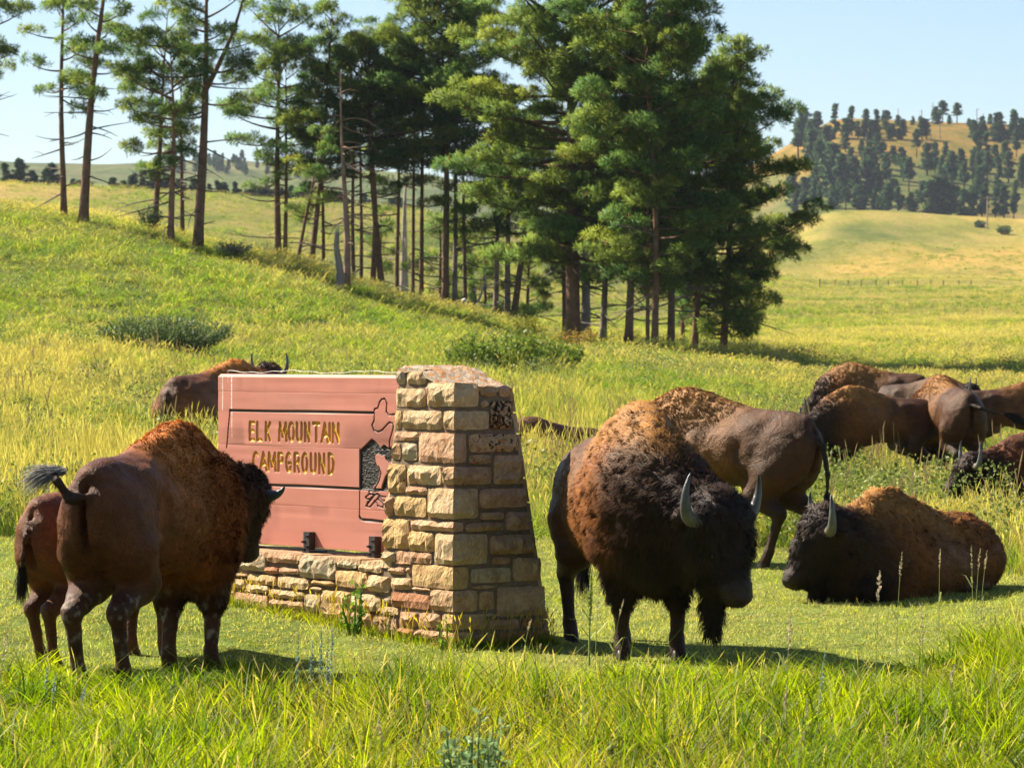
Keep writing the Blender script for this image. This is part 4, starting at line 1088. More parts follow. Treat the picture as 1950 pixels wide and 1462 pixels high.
def make_bison(name, label, cat, loc, yaw, scale=1.0, pose='stand', head=None, res=.024, fur=30000, horns=True, horn_len=1.0, hup=1.0, hcurl=1.0, hdark=1.0, slimk=1.0,
               sex='bull', seed=1, legs=None, tail='down', group='bison of the herd', tone=(1, 1, 1), golden=1.0, hoof_ok=True, wid=.0045, spot=False, calf=False):
    S = scale; B = Body()
    woolly = {'bull': 1.0, 'cow': .55, 'calf': .35}[sex]
    hk = {'bull': 1.12, 'cow': .90, 'calf': .75}[sex]       # head size
    a_h = 'hump' if golden > .5 else 'mid'
    dz = 0.0
    if pose == 'lie': dz = -.76 if sex == 'bull' else -.66
    def Z(p): return (p[0], p[1], p[2] + dz)
    slim = {'bull': 1.0, 'cow': .93, 'calf': .80}[sex] * slimk
    # trunk
    cow = 0 if (sex == 'bull' or pose == 'lie') else 1
    rr_ = 'should' if (pose == 'lie' and sex == 'bull') else 'rear'
    B.E(Z((-.98, 0, 1.10)), (.34, .29 * slim, .35), rr_)
    for s_ in (1, -1): B.E(Z((-.93, .15 * s_, 1.01)), (.29, .175 * slim, .36 - .05 * cow), rr_, .08); B.E(Z((-.70, .21 * s_ * slim, 1.33)), (.10, .06, .07), rr_, .10); B.E(Z((-1.20, .10 * s_, 1.20)), (.07, .06, .08), rr_, .07)
    B.E(Z((-.58, 0, 1.12)), (.52, .31 * slim, .33), 'rear' if sex != 'bull' else ('hump' if pose == 'lie' else 'mid'), .12)
    B.E(Z((-.30, 0, .99 + .09 * cow)), (.64, (.39 - .04 * cow) * slim, .41 - .09 * cow), 'mid', .12)
    B.C(Z((.1, 0, 1.40)), Z((-1.16, 0, 1.36)), .14, .07, 'rear' if sex != 'bull' else 'mid', .10)
    B.E(Z((.10, 0, 1.02 + .06 * cow)), (.50, (.40 - .02 * cow) * slim, .48 - .08 * cow), 'should' if sex == 'bull' else 'mid', .12)
    hh = {'bull': 1.30, 'cow': 1.26, 'calf': 1.20}[sex]
    B.E(Z((.20, 0, hh)), (.50, .25 * slim, .43), a_h, .12)
    B.E(Z((-.05, 0, hh - .02)), (.60, .20, .34), a_h, .12)
    B.E(Z((.48, 0, hh - .10)), (.34, .22 * slim, .36), a_h if sex == 'bull' else 'should', .12)
    for s_ in (1, -1): B.E(Z((.36, .19 * s_ * slim, 1.02)), (.30, .21, .44), 'should', .10)
    B.E(Z((.60, 0, 1.05)), (.34, .29 * slim, .40), 'mane', .12)
    B.E(Z((.58, 0, .80)), (.30, .25 * slim, .28 + .05 * woolly), 'dark' if sex != 'calf' else 'mane', .12)
    # head
    hp, hpitch, hyaw, hroll = head if head else ((1.02, 0, 1.05), 60, 0, 0)
    hp = np.array(hp, float); R = frame(hpitch, hyaw, hroll)
    def Hd(x, y, z): return hp + R @ (np.array([x, y, z]) * hk)
    B.C(Z((.55, 0, 1.12)), hp + R @ np.array([.02, 0, -.02]), .34 * (.8 + .2 * woolly), .22 * hk, 'mane', .14)
    B.C(Z((.55, 0, .88)), hp + R @ np.array([.08, 0, -.12]), .26, .17 * hk, 'dark' if sex != 'calf' else 'mane', .12)
    def HE(c, r, at_, k=.05): B.E(Hd(*c), np.array(r) * hk, at_, k, R)
    def HC(a, b, ra, rb, at_, k=.04): B.C(Hd(*a), Hd(*b), ra * hk, rb * hk, at_, k)
    HE((.10, 0, -.01), (.22, .165, .17), 'mop' if woolly > .4 else 'mane')
    if sex != 'calf':
        HE((.02, 0, .06), (.19, .20 * (.8 + .2 * woolly), .15), 'mop')
        HE((.16, 0, .07), (.17, .15, .085), 'mop')
    for s_ in (1, -1):
        HE((.21, .10 * s_, .015), (.075, .05, .05), 'face')         # brow
        HC((.14, .10 * s_, -.09), (.34, .05 * s_, -.10), .10, .06, 'face' if sex != 'bull' else 'dark')
        if horns: HC((.03, .13 * s_, .06), (.03, .20 * s_, .05), .065, .05, 'mop', .04)
        HC((-.01, .15 * s_, -.01), (-.04, .255 * s_, -.04), .035, .02, 'ear', .02)
    HC((.18, 0, -.01), (.43, 0, -.015), .14, .098, 'face')
    HE((.455, 0, -.02), (.09, .102, .085), 'muzz', .03)
    HE((.51, 0, .0), (.045, .085, .058), 'nose', .02); HC((.43, 0, -.08), (.49, 0, -.07), .062, .04, 'muzz', .02)
    HC((.12, 0, -.14), (.43, 0, -.085), .095, .05, 'face')
    for s_ in (1, -1):
        B.sub.append(('E', Hd(.55, .046 * s_, .004), np.array((.028, .018, .022)) * hk, 'nose', 0, R))
        B.sub.append(('E', Hd(.235, .148 * s_, .01), np.array((.022, .014, .016)) * hk, 'nose', 0, R))
    if sex != 'calf':
        bl = .26 * woolly + .06
        b0 = Hd(.30, 0, -.13); B.C(b0, b0 + np.array([0, 0, -bl]) * hk, .075 * hk, .03, 'beard', .05)
        t0 = Hd(.10, 0, -.20); B.C(t0, t0 + np.array([0, 0, -.14 * woolly]), .11, .07, 'dark', .08)
    # legs
    hooves = []
    def foreleg(s_, fx, kneebend=0):
        sh = np.array([.42, .21 * s_ * slim, .78]); kn = np.array([.46 + fx * .55 + kneebend, .19 * s_ * slim, .43]); pa = np.array([.44 + fx * .95, .185 * s_ * slim, .14]); ho = np.array([.47 + fx, .185 * s_ * slim, .05])
        ca = 'chaps' if sex != 'calf' else 'leg'
        B.C(sh, kn + [0, 0, .05], .155 * (.85 + .15 * woolly), .085, ca, .07); B.C(kn + [0, 0, .05], kn, .08, .066, ca if sex == 'bull' else 'leg', .03)
        B.C(kn, pa, .062, .044, 'leg', .03); B.C(pa, ho, .052, .056, 'leg', .02); hooves.append(ho)
    def hindleg(s_, fx):
        hi = np.array([-.90, .18 * s_ * slim, .88]); st = np.array([-.80 + fx * .35, .20 * s_ * slim, .68]); hk_ = np.array([-1.12 + fx * .8, .185 * s_ * slim, .50]); pa = np.array([-1.03 + fx, .18 * s_ * slim, .15]); ho = np.array([-.98 + fx, .18 * s_ * slim, .05])
        B.C(hi, st, .20, .135, 'rear', .07); B.C(st, hk_, .135, .068, 'leg', .05); B.C(hk_ + [0, 0, .02], hk_, .066, .06, 'leg', .02)
        B.C(hk_, pa, .056, .042, 'leg', .03); B.C(pa, ho, .050, .055, 'leg', .02); hooves.append(ho)
    if pose == 'stand':
        lg = legs or (0, 0, 0, 0)          # front left, front right, hind left, hind right
        foreleg(1, lg[0]); foreleg(-1, lg[1]); hindleg(1, lg[2]); hindleg(-1, lg[3])
    else:
        for s_ in (1, -1):
            B.C((.45, .24 * s_, .30), (.80, .26 * s_, .10), .15, .08, 'chaps' if sex == 'bull' else 'dark', .08); B.C((.80, .26 * s_, .09), (.48, .24 * s_, .07), .07, .05, 'leg', .04)
            B.C((-.95, .24 * s_, .30), (-.52, .30 * s_, .20), .20, .14, 'mid', .12); B.C((-.88, .36 * s_, .05), (-.5, .40 * s_, .05), .055, .045, 'leg', .05)
            B.E((-.3, .18 * s_, .24), (.6, .28, .24), 'mid', .12); B.E((-.9, .14 * s_, .30), (.42, .27, .30), 'should' if sex == 'bull' else 'mid', .12)
    if pose == 'stand':      # cleft between the haunches, hollow of the flank
        B.sub.append(('E', np.array([-1.25, 0, .98]), np.array([.065, .03, .34]), 'leg', 0, None))
        for s_ in (1, -1): B.sub.append(('E', np.array([-.60, .37 * s_ * slim, 1.12]), np.array([.10, .05, .16]), 'rear', 0, None))
    # tail
    tb = np.array([-1.27, 0, 1.24 + dz]); tuftP = None
    if tail == 'down': pts = [tb, tb + [-.10, 0, -.10], tb + [-.15, 0, -.36], tb + [-.14, 0, -.62]]
    elif tail == 'up': pts = [tb, tb + [-.11, .04, -.01], tb + [-.13, .12, .10], tb + [-.08, .17, .17]]      # lifted and curled forward over itself
    elif tail == 'side': pts = [tb, tb + [-.13, -.10, -.04], tb + [-.15, -.33, -.12], tb + [-.12, -.56, -.13]]
    else: pts = [tb, tb + [-.06, 0, -.12], tb + [-.05, .04, -.30], tb + [.02, .1, -.45]]
    for (p, q), (r0, r1) in zip(zip(pts[:-1], pts[1:]), ((.05, .032), (.032, .024), (.024, .020))): B.C(p, q, r0, r1, 'tail', .03)
    if sex == 'cow' and pose == 'stand': B.E((-.62, 0, .70), (.17, .13, .10), 'udder', .06)
    V, F = B.mesh(res / S, floor=0.0 if pose == 'lie' else None)
    col, fl, cu = B.attrs(V); nrm = vert_normals(V, F)
    col = col * np.array(tone)[None]
    if spot:      # dried mud on the lower legs
        md = .7 * sstep(.18, .45, vnoise(V * [1, 1, .6], 46, 3) + .5 * vnoise(V, 12, 4) - .12) * (V[:, 2] < .62) * (V[:, 2] > .12); col = col * (1 - md[:, None] * .85) + np.array([.30, .23, .17]) * md[:, None] * .85
    # wool relief on the hide itself
    if True:
        amp = np.clip(fl / .05, 0, 1)[:, None]
        V = V + nrm * amp * (.014 * vnoise(V, 13, seed)[:, None] + .008 * vnoise(V, 30, seed + 1)[:, None])
        muscle = (1 - amp) * (.010 * vnoise(V, 4.2, seed + 2)[:, None]); V = V + nrm * muscle * (V[:, 2] > .6)[:, None]
    lean_col = col * (1 + .18 * vnoise(V, 3, seed + 3)[:, None]) * (1 + .12 * vnoise(V, 14, seed + 4)[:, None])
    root = empty(name, loc, yaw); tag(root, label, cat, group)
    mesh_np('body', V * S, F, M_HIDE, root, True, col=np.clip(lean_col, 0.004, 1))
    O3 = lambda p: np.array(p) * S
    if fur and FUR > 0:
        def flow(P):
            f = np.tile(np.array([-.6, 0, -.6]), (len(P), 1))
            inh = sstep(.55, .95, (P - hp) @ R[:, 0] + .75) * (np.linalg.norm(P - hp - R @ np.array([.15, 0, 0]), axis=1) < .55)
            f = f * (1 - inh[:, None]) + (R[:, 0] * .35 + np.array([0, 0, -.75]))[None] * inh[:, None]
            low = (P[:, 2] < .75) & (pose == 'stand'); f[low] = [-.1, 0, -1]
            return f
        lk = {'bull': 1.0, 'cow': .72, 'calf': .62}[sex]
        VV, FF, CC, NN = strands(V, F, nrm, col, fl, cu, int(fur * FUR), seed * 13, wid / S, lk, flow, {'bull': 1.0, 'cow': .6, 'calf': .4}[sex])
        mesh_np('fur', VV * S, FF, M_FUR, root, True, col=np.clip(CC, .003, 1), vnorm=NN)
        # tail tuft
        r = np.random.default_rng(seed); n = int(700 * max(.3, min(1, fur / 20000)))
        e = np.array(pts[-1]); d0 = e - np.array(pts[-2]); d0 /= np.linalg.norm(d0); A_, B_, CA = [], [], []
        if tail == 'up': d0 = np.array([.0, .75, .12])
        t = r.uniform(0, .10, n); st = e - d0 * t[:, None] + r.normal(0, .012, (n, 3))
        D = d0 * .9 + r.normal(0, .15, (n, 3)) + np.array([0, 0, -.30]); D /= np.linalg.norm(D, axis=1, keepdims=True)
        ln = r.uniform(.16, .36, n) * (1 if tail in ('down', 'side') else .8); S_ = np.cross(D, r.normal(size=(n, 3))); S_ /= np.linalg.norm(S_, axis=1, keepdims=True); hw = .0018
        P1 = st + D * (ln * .5)[:, None]; P2 = P1 + (D + [0, 0, -.35]) * (ln * .5)[:, None]
        TV = np.stack([st - S_ * hw, st + S_ * hw, P1 - S_ * hw, P1 + S_ * hw, P2], 1).reshape(-1, 3); b = np.arange(n)[:, None] * 5
        tc = np.array([.02, .016, .015]) if tail != 'up' else np.array([.24, .22, .21])
        mesh_np('tail_tuft', TV * S, [b + np.array([[0, 1, 3, 2]]), b + np.array([[2, 3, 4]])], M_FUR, root, True, col=np.tile(tc, (len(TV), 1)) * r.uniform(.6, 1.4, (len(TV), 1)))
    if horns:
        for s_ in (1, -1):
            m = MB(); P = []; Rr = []; hl = horn_len * hk
            ctrl = [(.03, .15, .05), (.035, .25, .035), (.035, .325, .06), (.01, .365, .14), (-.03, .365, .23), (-.07, .335, .31)]
            # the tips rise towards the sky rather than along the skull
            k = 22; base = Hd(.03, .15 * s_, .05)
            out = R[:, 1] * s_; up = np.array([0, 0, 1.0]) * .75 * hup + R[:, 2] * .35 - R[:, 0] * .25; up -= out * (up @ out); up /= np.linalg.norm(up)
            for i in range(k + 1):
                t = i / k; ang = t * 2.15 * hcurl
                rad = .155 * hl
                p = base + out * (.06 * hk * min(1, t * 4) + rad * math.sin(ang) * 1.0) + up * (rad * (1 - math.cos(ang)) * 1.25 * hup - .02 * math.sin(t * math.pi)) - R[:, 0] * .02 * t
                P.append(p * S); Rr.append(.050 * hk * (1 - t) ** .7 * (1 + .12 * (t < .15)) * S + .002)
            n_ = 12
            m.tube(P, Rr, n_, (.1, .1, .1))
            cc = []
            for i in range(k + 1):
                t = i / k; c = np.array([.26, .215, .14]) * (1 - sstep(.15, .5, t)) + np.array([.13, .125, .11]) * sstep(.15, .5, t); c = c * (1 - .75 * sstep(.72, .95, t)) ; cc += [c * hdark] * n_
            cc += [cc[0], cc[-1]]; m.c = [np.array(cc)]
            m.build('horn', M_HORN, root, True)
    if res < .035:
        for s_ in (1, -1):
            m = MB(); c = Hd(.235, .136 * s_, .01) * S
            rr = .021 * hk * S; P = []; q = []
            for i in range(7):
                for j in range(10):
                    th, ph = math.pi * i / 6, 2 * math.pi * j / 10
                    P.append(c + rr * np.array([math.sin(th) * math.cos(ph), math.sin(th) * math.sin(ph), math.cos(th)]))
            q = [(i * 10 + j, (i + 1) * 10 + j, (i + 1) * 10 + (j + 1) % 10, i * 10 + (j + 1) % 10) for i in range(6) for j in range(10)]
            m.add(P, q, c=(.012, .008, .006)); m.build('eye', M_EYE, root, True)
    if hoof_ok and pose == 'stand':
        for ho in hooves:
            m = MB()
            for s2 in (1, -1):
                V0 = []
                for zz, k2 in ((0.0, 1.0), (.045, .9), (.075, .6)):
                    for j in range(8):
                        an = 2 * math.pi * j / 8
                        V0.append(np.array([ho[0] + .022 - zz * .25 + .062 * k2 * math.cos(an), ho[1] + s2 * .024 + .028 * k2 * math.sin(an) , zz]) * S)
                q = [(i * 8 + j, i * 8 + (j + 1) % 8, (i + 1) * 8 + (j + 1) % 8, (i + 1) * 8 + j) for i in range(2) for j in range(8)]
                m.add(V0, q + [(16, 17, 18, 19), (16, 19, 20, 23), (20, 21, 22, 23)], c=(.022, .018, .015))
            m.build('hoof', M_HOOF, root, True)
    # landmarks
    if DEBUG:
        cy, sy_ = math.cos(yaw), math.sin(yaw)
        def pr(nm, p):
            p = np.array(p) * S; w = np.array([loc[0] + cy * p[0] - sy_ * p[1], loc[1] + sy_ * p[0] + cy * p[1], loc[2] + p[2]])
            return '%s(%d,%d)' % (nm, CX + FPX * w[0] / w[1], HY + (CAMZ - w[2]) / w[1] * FPX)
        print('LM', name, label[:40], pr('hump', (.15, 0, hh + .43 + dz)), pr('rump', (-1.3, 0, 1.2 + dz)), pr('nose', Hd(.58, 0, 0)), pr('poll', Hd(.0, 0, .2)), *[pr('hoof', h) for h in hooves])
    return root

def ground_at(px, d):
    x = (px - CX) / FPX * d; return (x, d, gz(x, d))
DEBUG = False
R_ = math.radians
HERD = 'bison of the herd'
# centre bull
make_bison('bison', 'huge woolly bull standing with lowered black head, right of the stone pillar', 'bison', ground_at(1205, 24.7), R_(-77), .98,
           head=((1.0, .27, .96), 62, 33, -4), res=.020, fur=130000, sex='bull', seed=3, legs=(.02, -.04, .05, -.05), horn_len=.92, hdark=.62)
# cow in front of the sign
make_bison('bison', 'brown cow seen from behind with raised curled tail, standing in front of the red sign', 'bison', ground_at(314, 22.7), R_(72), .94,
           head=((.88, -.16, 1.20), 74, -10, 4), res=.020, fur=120000, sex='cow', seed=5, legs=(-.06, .0, -.03, .05), tail='up', horn_len=1.1, hup=.3, hcurl=.62, hdark=.3, slimk=.82, tone=(1.75, 1.3, 1.0), golden=0.6, spot=True)
make_bison('bison', 'calf half hidden behind the cow with the raised tail', 'bison calf', ground_at(222, 24.0), R_(62), .76,
           head=((.98, .05, .80), 35, 20, 0), res=.022, fur=36000, sex='calf', seed=6, horns=False, tail='tuck', golden=.6, legs=(.0, .05, .1, -.12), tone=(2.6, 1.9, 1.4))
# standing behind the bull
make_bison('bison', 'bison with its rump to the right and tail hanging, standing behind the huge bull', 'bison', ground_at(1343, 34.0), R_(141), .96,
           head=((.98, 0, .90), 70, 0, 0), res=.026, fur=80000, sex='cow', seed=8, legs=(0, .1, .16, -.06), golden=1, wid=.006)
# lying bull
make_bison('bison', 'woolly bull lying on the lawn at the right with its head to the left', 'bison', ground_at(1706, 30.3), R_(229), .92, pose='lie',
           head=((.90, -.08, .60), 50, -40, 0), res=.022, fur=110000, sex='bull', seed=9, tail='tuck', horn_len=.95, hdark=.75, wid=.0055)
# far group on the right
make_bison('bison', 'grazing bison facing left with both horns up, in tall grass', 'bison', ground_at(1645, 50.5), R_(202), .83,
           head=((1.02, .0, .98), 55, -35, 0), res=.030, fur=34000, sex='cow', seed=12, golden=1, wid=.008, tail='down', horn_len=1.35, hdark=.7)
make_bison('bison', 'bison seen from behind swinging its tail out to the right, in tall grass', 'bison', ground_at(1797, 51.0), R_(102), .92,
           head=((1.0, .0, .85), 60, 0, 0), res=.030, fur=34000, sex='cow', seed=13, golden=1, wid=.008, tail='side', slimk=1.05)
make_bison('bison', 'golden humped bison farthest back, beyond the grazing one with both horns up', 'bison', ground_at(1642, 63.0), R_(168), .88,
           head=((1.0, .0, .75), 65, 0, 0), res=.036, fur=20000, sex='cow', seed=14, golden=1, wid=.010, hoof_ok=False)
make_bison('bison', 'dark headed bison mostly hidden behind the tail swinging one', 'bison', ground_at(1775, 60.0), R_(-28), .74,
           head=((.90, .0, 1.32), 50, 10, 0), res=.036, fur=16000, sex='cow', seed=15, golden=0, wid=.010, hoof_ok=False, tone=(.7, .7, .7), horn_len=1.1)
make_bison('bison', 'brown bison cut off by the right edge of the picture, in the tall grass', 'bison', ground_at(1950, 57.0), R_(8), .78,
           head=((.98, .0, .7), 60, 0, 0), res=.036, fur=18000, sex='cow', seed=16, golden=1, wid=.010, hoof_ok=False, tone=(.8, .72, .66))
make_bison('bison', 'reclining dark bison with both horns showing, at the right edge behind tall stalks', 'bison', ground_at(1978, 42.0), R_(206), .92, pose='lie',
           head=((.96, 0, .60), 38, -12, 0), res=.028, fur=36000, sex='cow', seed=17, tail='tuck', golden=0, wid=.008, horn_len=1.1, tone=(.75, .55, .5))
make_bison('bison', 'bison lying down behind the left end of the red sign', 'bison', ground_at(432, 57.5), R_(56), 1.14, pose='lie',
           head=((.92, 0, .80), 30, -6, 0), res=.034, fur=26000, sex='cow', seed=18, tail='tuck', golden=1, wid=.009, horn_len=1.1, tone=(1.6, 1.3, 1.0))
make_bison('bison', 'bison lying low in the grass just right of the pillar, only its back showing', 'bison', ground_at(1030, 52.0), R_(205), .76, pose='lie',
           head=((.95, 0, .50), 35, 0, 0), res=.038, fur=10000, sex='cow', seed=19, tail='tuck', golden=0, wid=.010)
# ------------------------------------------------------------------ pines
def needle_material(name, tint):
    m, nt, out = new_mat(name)
    at_ = N(nt, 'ShaderNodeAttribute', attribute_name='Col')
    c = mixc(nt, 1.0, at_.outputs['Color'], tint, 'MULTIPLY')
    b = N(nt, 'ShaderNodeBsdfPrincipled'); b.inputs['Roughness'].default_value = .6; b.inputs['Specular IOR Level'].default_value = .1
    L(nt, c, b.inputs['Base Color'])
    tr = N(nt, 'ShaderNodeBsdfTranslucent'); ct = mixc(nt, 1.0, c, (1.3, 1.2, .6), 'MULTIPLY'); L(nt, ct, tr.inputs['Color'])
    mx = N(nt, 'ShaderNodeMixShader'); mx.inputs[0].default_value = .36
    L(nt, b.outputs[0], mx.inputs[1]); L(nt, tr.outputs[0], mx.inputs[2]); L(nt, mx.outputs[0], out.inputs[0]); return m
M_NEEDLE = needle_material('pine_needles', (1, 1, 1))
M_BARK = attr_mat('pine_bark', .95, .45, 3.5, .05, 9, spec=.1)
M_DEAD = attr_mat('dead_wood', .85, .3, 4, .02, 12, spec=.15)

def tufts(C, D, size, nneed, col, r, wid=.036):
    """bursts of needles: C centres, D growing direction, one thin triangle per needle bundle"""
    n = len(C); k = nneed
    d = r.normal(size=(n, k, 3)); d /= np.linalg.norm(d, axis=2, keepdims=True)
    d = d + D[:, None] * .45 + np.array([0, 0, .12]); d /= np.linalg.norm(d, axis=2, keepdims=True)
    ln = size[:, None] * r.uniform(.6, 1.15, (n, k))
    s = np.cross(d, r.normal(size=(n, k, 3))); s /= np.linalg.norm(s, axis=2, keepdims=True) + 1e-9
    base = C[:, None] + d * .02; w = (wid * ln / .3)[..., None]
    mid = base + d * (ln * .55)[..., None]
    V = np.stack([base, mid - s * w / 2, base + d * ln[..., None] , mid + s * w / 2], 2).reshape(-1, 3)
    i = np.arange(n * k)[:, None] * 4
    F = i + np.array([[0, 1, 2, 3]])
    cc = np.repeat(col, k, axis=0) * r.uniform(.75, 1.3, (n * k, 1)); cc = np.repeat(cc, 4, axis=0)
    nn = d + np.array([0, 0, .25]) + D[:, None] * .9; nn /= np.linalg.norm(nn, axis=2, keepdims=True); nn = np.repeat(nn.reshape(-1, 3), 4, axis=0)
    return V, F, cc, nn

def tree_limb(p0, az, L_, el0, el1, r, n=6):
    P = [np.array(p0, float)]; step = L_ / (n - 1)
    for i in range(n - 1):
        t = i / (n - 2) if n > 2 else 0
        el = el0 + (el1 - el0) * t; az += r.normal(0, .09)
        P.append(P[-1] + step * np.array([math.cos(az) * math.cos(el), math.sin(az) * math.cos(el), math.sin(el)]))
    return np.array(P), az

def pine(px, pyb, wpx, topx, topy, cbot, hw, dens=1.0, cdx=0, label='', name='pine_tree', seed=0, dead=False, lowdead=12, d=None, profile='round', yellow=0.0, fork=None, tuft=.27, barkc=(.20, .115, .075), side=None):
    """a pine given by photo pixels: trunk foot (px, pyb), trunk width, crown top (topx, topy), lowest foliage row, crown half width"""
    r = np.random.default_rng(seed * 7 + 3)
    if d is None:
        x, y, z = hit(px, pyb, 100.0, 205.0)
        if y > 175: y = 147.0; x = (px - CX) / FPX * y; z = gz(x, y)
    else: x, y, z = (px - CX) / FPX * d, d, 0; z = gz(x, y)
    m2p = y / FPX
    H = (pyb - topy) * m2p; R0 = wpx * m2p / 2
    lean = (topx - px) * m2p
    root = empty(name, (x, y, z - .05)); tag(root, label, 'tree', GROUP_T)
    # trunk
    nseg = 14; T = np.linspace(0, 1, nseg); bend = r.normal(0, .012 * H, 2); ph = r.uniform(0, 6)
    TP = np.stack([lean * T + bend[0] * np.sin(T * 5 + ph) * T, r.normal(0, .03) * H * T + bend[1] * np.sin(T * 4 + ph) * T, H * T], 1)
    TR = R0 * (1 - .9 * T ** 1.15) ; TR[0] *= 1.25
    if dead: TR = R0 * (1 - .45 * T)
    m = MB(); bc = np.array(barkc)
    m.tube(TP, TR, 9, bc, jit=.06)
    def tp(t): return np.array([np.interp(t, T, TP[:, k]) for k in range(3)])
    limbs = MB(); nl = 0
    if fork:       # a second leader
        f0, fdx, ftop = fork; a = tp(f0); b = np.array([(fdx) * m2p, .3, (pyb - ftop) * m2p])
        q = np.stack([a + (b - a) * t + np.array([math.sin(t * 3) * .25, 0, 0]) for t in np.linspace(0, 1, 7)]); m.tube(q, np.linspace(R0 * .55, R0 * .1, 7), 7, bc)
    # bare dead branches under the crown
    cb_t = (pyb - cbot) * m2p / H
    for i in range(lowdead):
        t = r.uniform(.08, max(cb_t + .12, .25)); az = r.uniform(0, 6.283); L_ = r.uniform(.5, 2.4) * (.6 + .4 * hw / 90)
        P, _ = tree_limb(tp(t), az, L_, r.uniform(-.5, .35), r.uniform(-.7, .5), r, 6)
        limbs.tube(P, np.linspace(.035, .008, 6), 4, (.17, .14, .12), cap=False); nl += 1
        if r.uniform() < .6:
            P2, _ = tree_limb(P[3], az + r.uniform(-1, 1), L_ * .4, r.uniform(-.3, .5), r.uniform(-.6, .5), r, 4); limbs.tube(P2, np.linspace(.016, .006, 4), 3, (.17, .14, .12), cap=False)
    V = F = None
    if not dead:
        HC = (cbot - topy) * m2p; Rm = hw * m2p
        nb = max(8, int(HC * 4.2 * dens * (.7 + .3 * min(Rm / 1.6, 2)))); Cs, Ds, Ss, Ls = [], [], [], []
        base_az = 0; limb_pts = []
        for i in range(nb):
            u = (i + r.uniform(0, 1)) / nb                 # 0 at the bottom, 1 at the top
            t = cb_t + (1 - cb_t) * u
            p0 = tp(t); base_az += 2.4 + r.normal(0, .5)
            if profile == 'cone': prof = (1 - u) ** .75 * .95 + .08
            elif profile == 'full': prof = (min(1, .42 + u * 2.2)) * (1 - max(0, u - .22) / .78) ** .62 + .06
            else: prof = (.45 + .55 * math.sin(min(1, u * 1.5 + .12) * math.pi * .5)) * (1 - max(0, u - .6) / .4) ** .5 + .12
            L_ = 1.22 * Rm * prof * r.uniform(.5, 1.12); off = cdx * m2p * min(1, u * 3)
            el0 = math.radians(-14 + 62 * u ** 1.3) + r.normal(0, .12); el1 = el0 + math.radians(28 * (1 - u) + 4)
            P, azf = tree_limb(p0, base_az, L_, el0, el1, r, 7)
            if off: P = P + np.linspace(0, 1, 7)[:, None] * np.array([off, 0, 0])
            limbs.tube(P, np.linspace(min(R0 * .35, .018 + .017 * L_), .01, 7), 4, bc * .8, cap=False)
            tdir = P[-1] - P[0]; tdir /= np.linalg.norm(tdir) + 1e-9; lat = np.cross(tdir, [0, 0, 1.0]); lat /= np.linalg.norm(lat) + 1e-9
            npad = 1 + int(L_ * 1.5 * (.7 + .3 * dens)); hue0 = r.normal(0, .14)
            for q in range(npad):          # foliage sits in flattened pads on side twigs, with gaps between them
                tq = 1.0 if q == 0 else r.uniform(.32 if L_ > 1 else .2, 1.0)
                pc = np.array([np.interp(tq, np.linspace(0, 1, 7), P[:, k]) for k in range(3)])
                pc = pc + lat * r.uniform(-1, 1) * .30 * L_ * (1.1 - tq * .6) + np.array([0, 0, r.uniform(0, .2)])
                pr_ = (.22 + .11 * min(L_, 2.6)) * r.uniform(.75, 1.25); nk = int(26 * (pr_ / .42) ** 1.7) + 4
                dd = r.normal(size=(nk, 3)); dd[:, 2] = np.abs(dd[:, 2]) * .9 - .25; dd /= np.linalg.norm(dd, axis=1, keepdims=True)
                C = pc + dd * np.array([1, 1, .62]) * pr_ * (r.uniform(.35, 1, (nk, 1)) ** .6)
                Cs.append(C); Ds.append(dd * .9 + tdir * .3 + np.array([0, 0, .25])); Ss.append(r.uniform(.7, 1.15, nk) * tuft * .82)
                Ls.append(np.full(nk, hue0 + r.normal(0, .1)) + r.normal(0, .08, nk))
        C = np.vstack(Cs); D = np.vstack(Ds); S_ = np.concatenate(Ss); h = np.concatenate(Ls)
        g = np.array([.16, .26, .050]); gy = np.array([.40, .43, .060]); gd = np.array([.075, .18, .060])
        k = np.clip(.35 + h * 1.4 + yellow, 0, 1)[:, None]; col = gd * (1 - k) + gy * k; col = col * .6 + g * .4
        br = r.uniform(size=len(C)) < .015; col[br] = [.17, .085, .03]
        V, F, cc, nn = tufts(C, D, S_, 14, col, r)
        mesh_np('crown', V, F, M_NEEDLE, root, True, col=cc, vnorm=nn)
    m.build('trunk', M_BARK if not dead else M_DEAD, root, True)
    if limbs.n: limbs.build('branches', M_BARK if not dead else M_DEAD, root, True)['kind'] = 'stuff'
    return root, (len(F) if F is not None else 0)

GROUP_T = 'ponderosa pines of the grove'
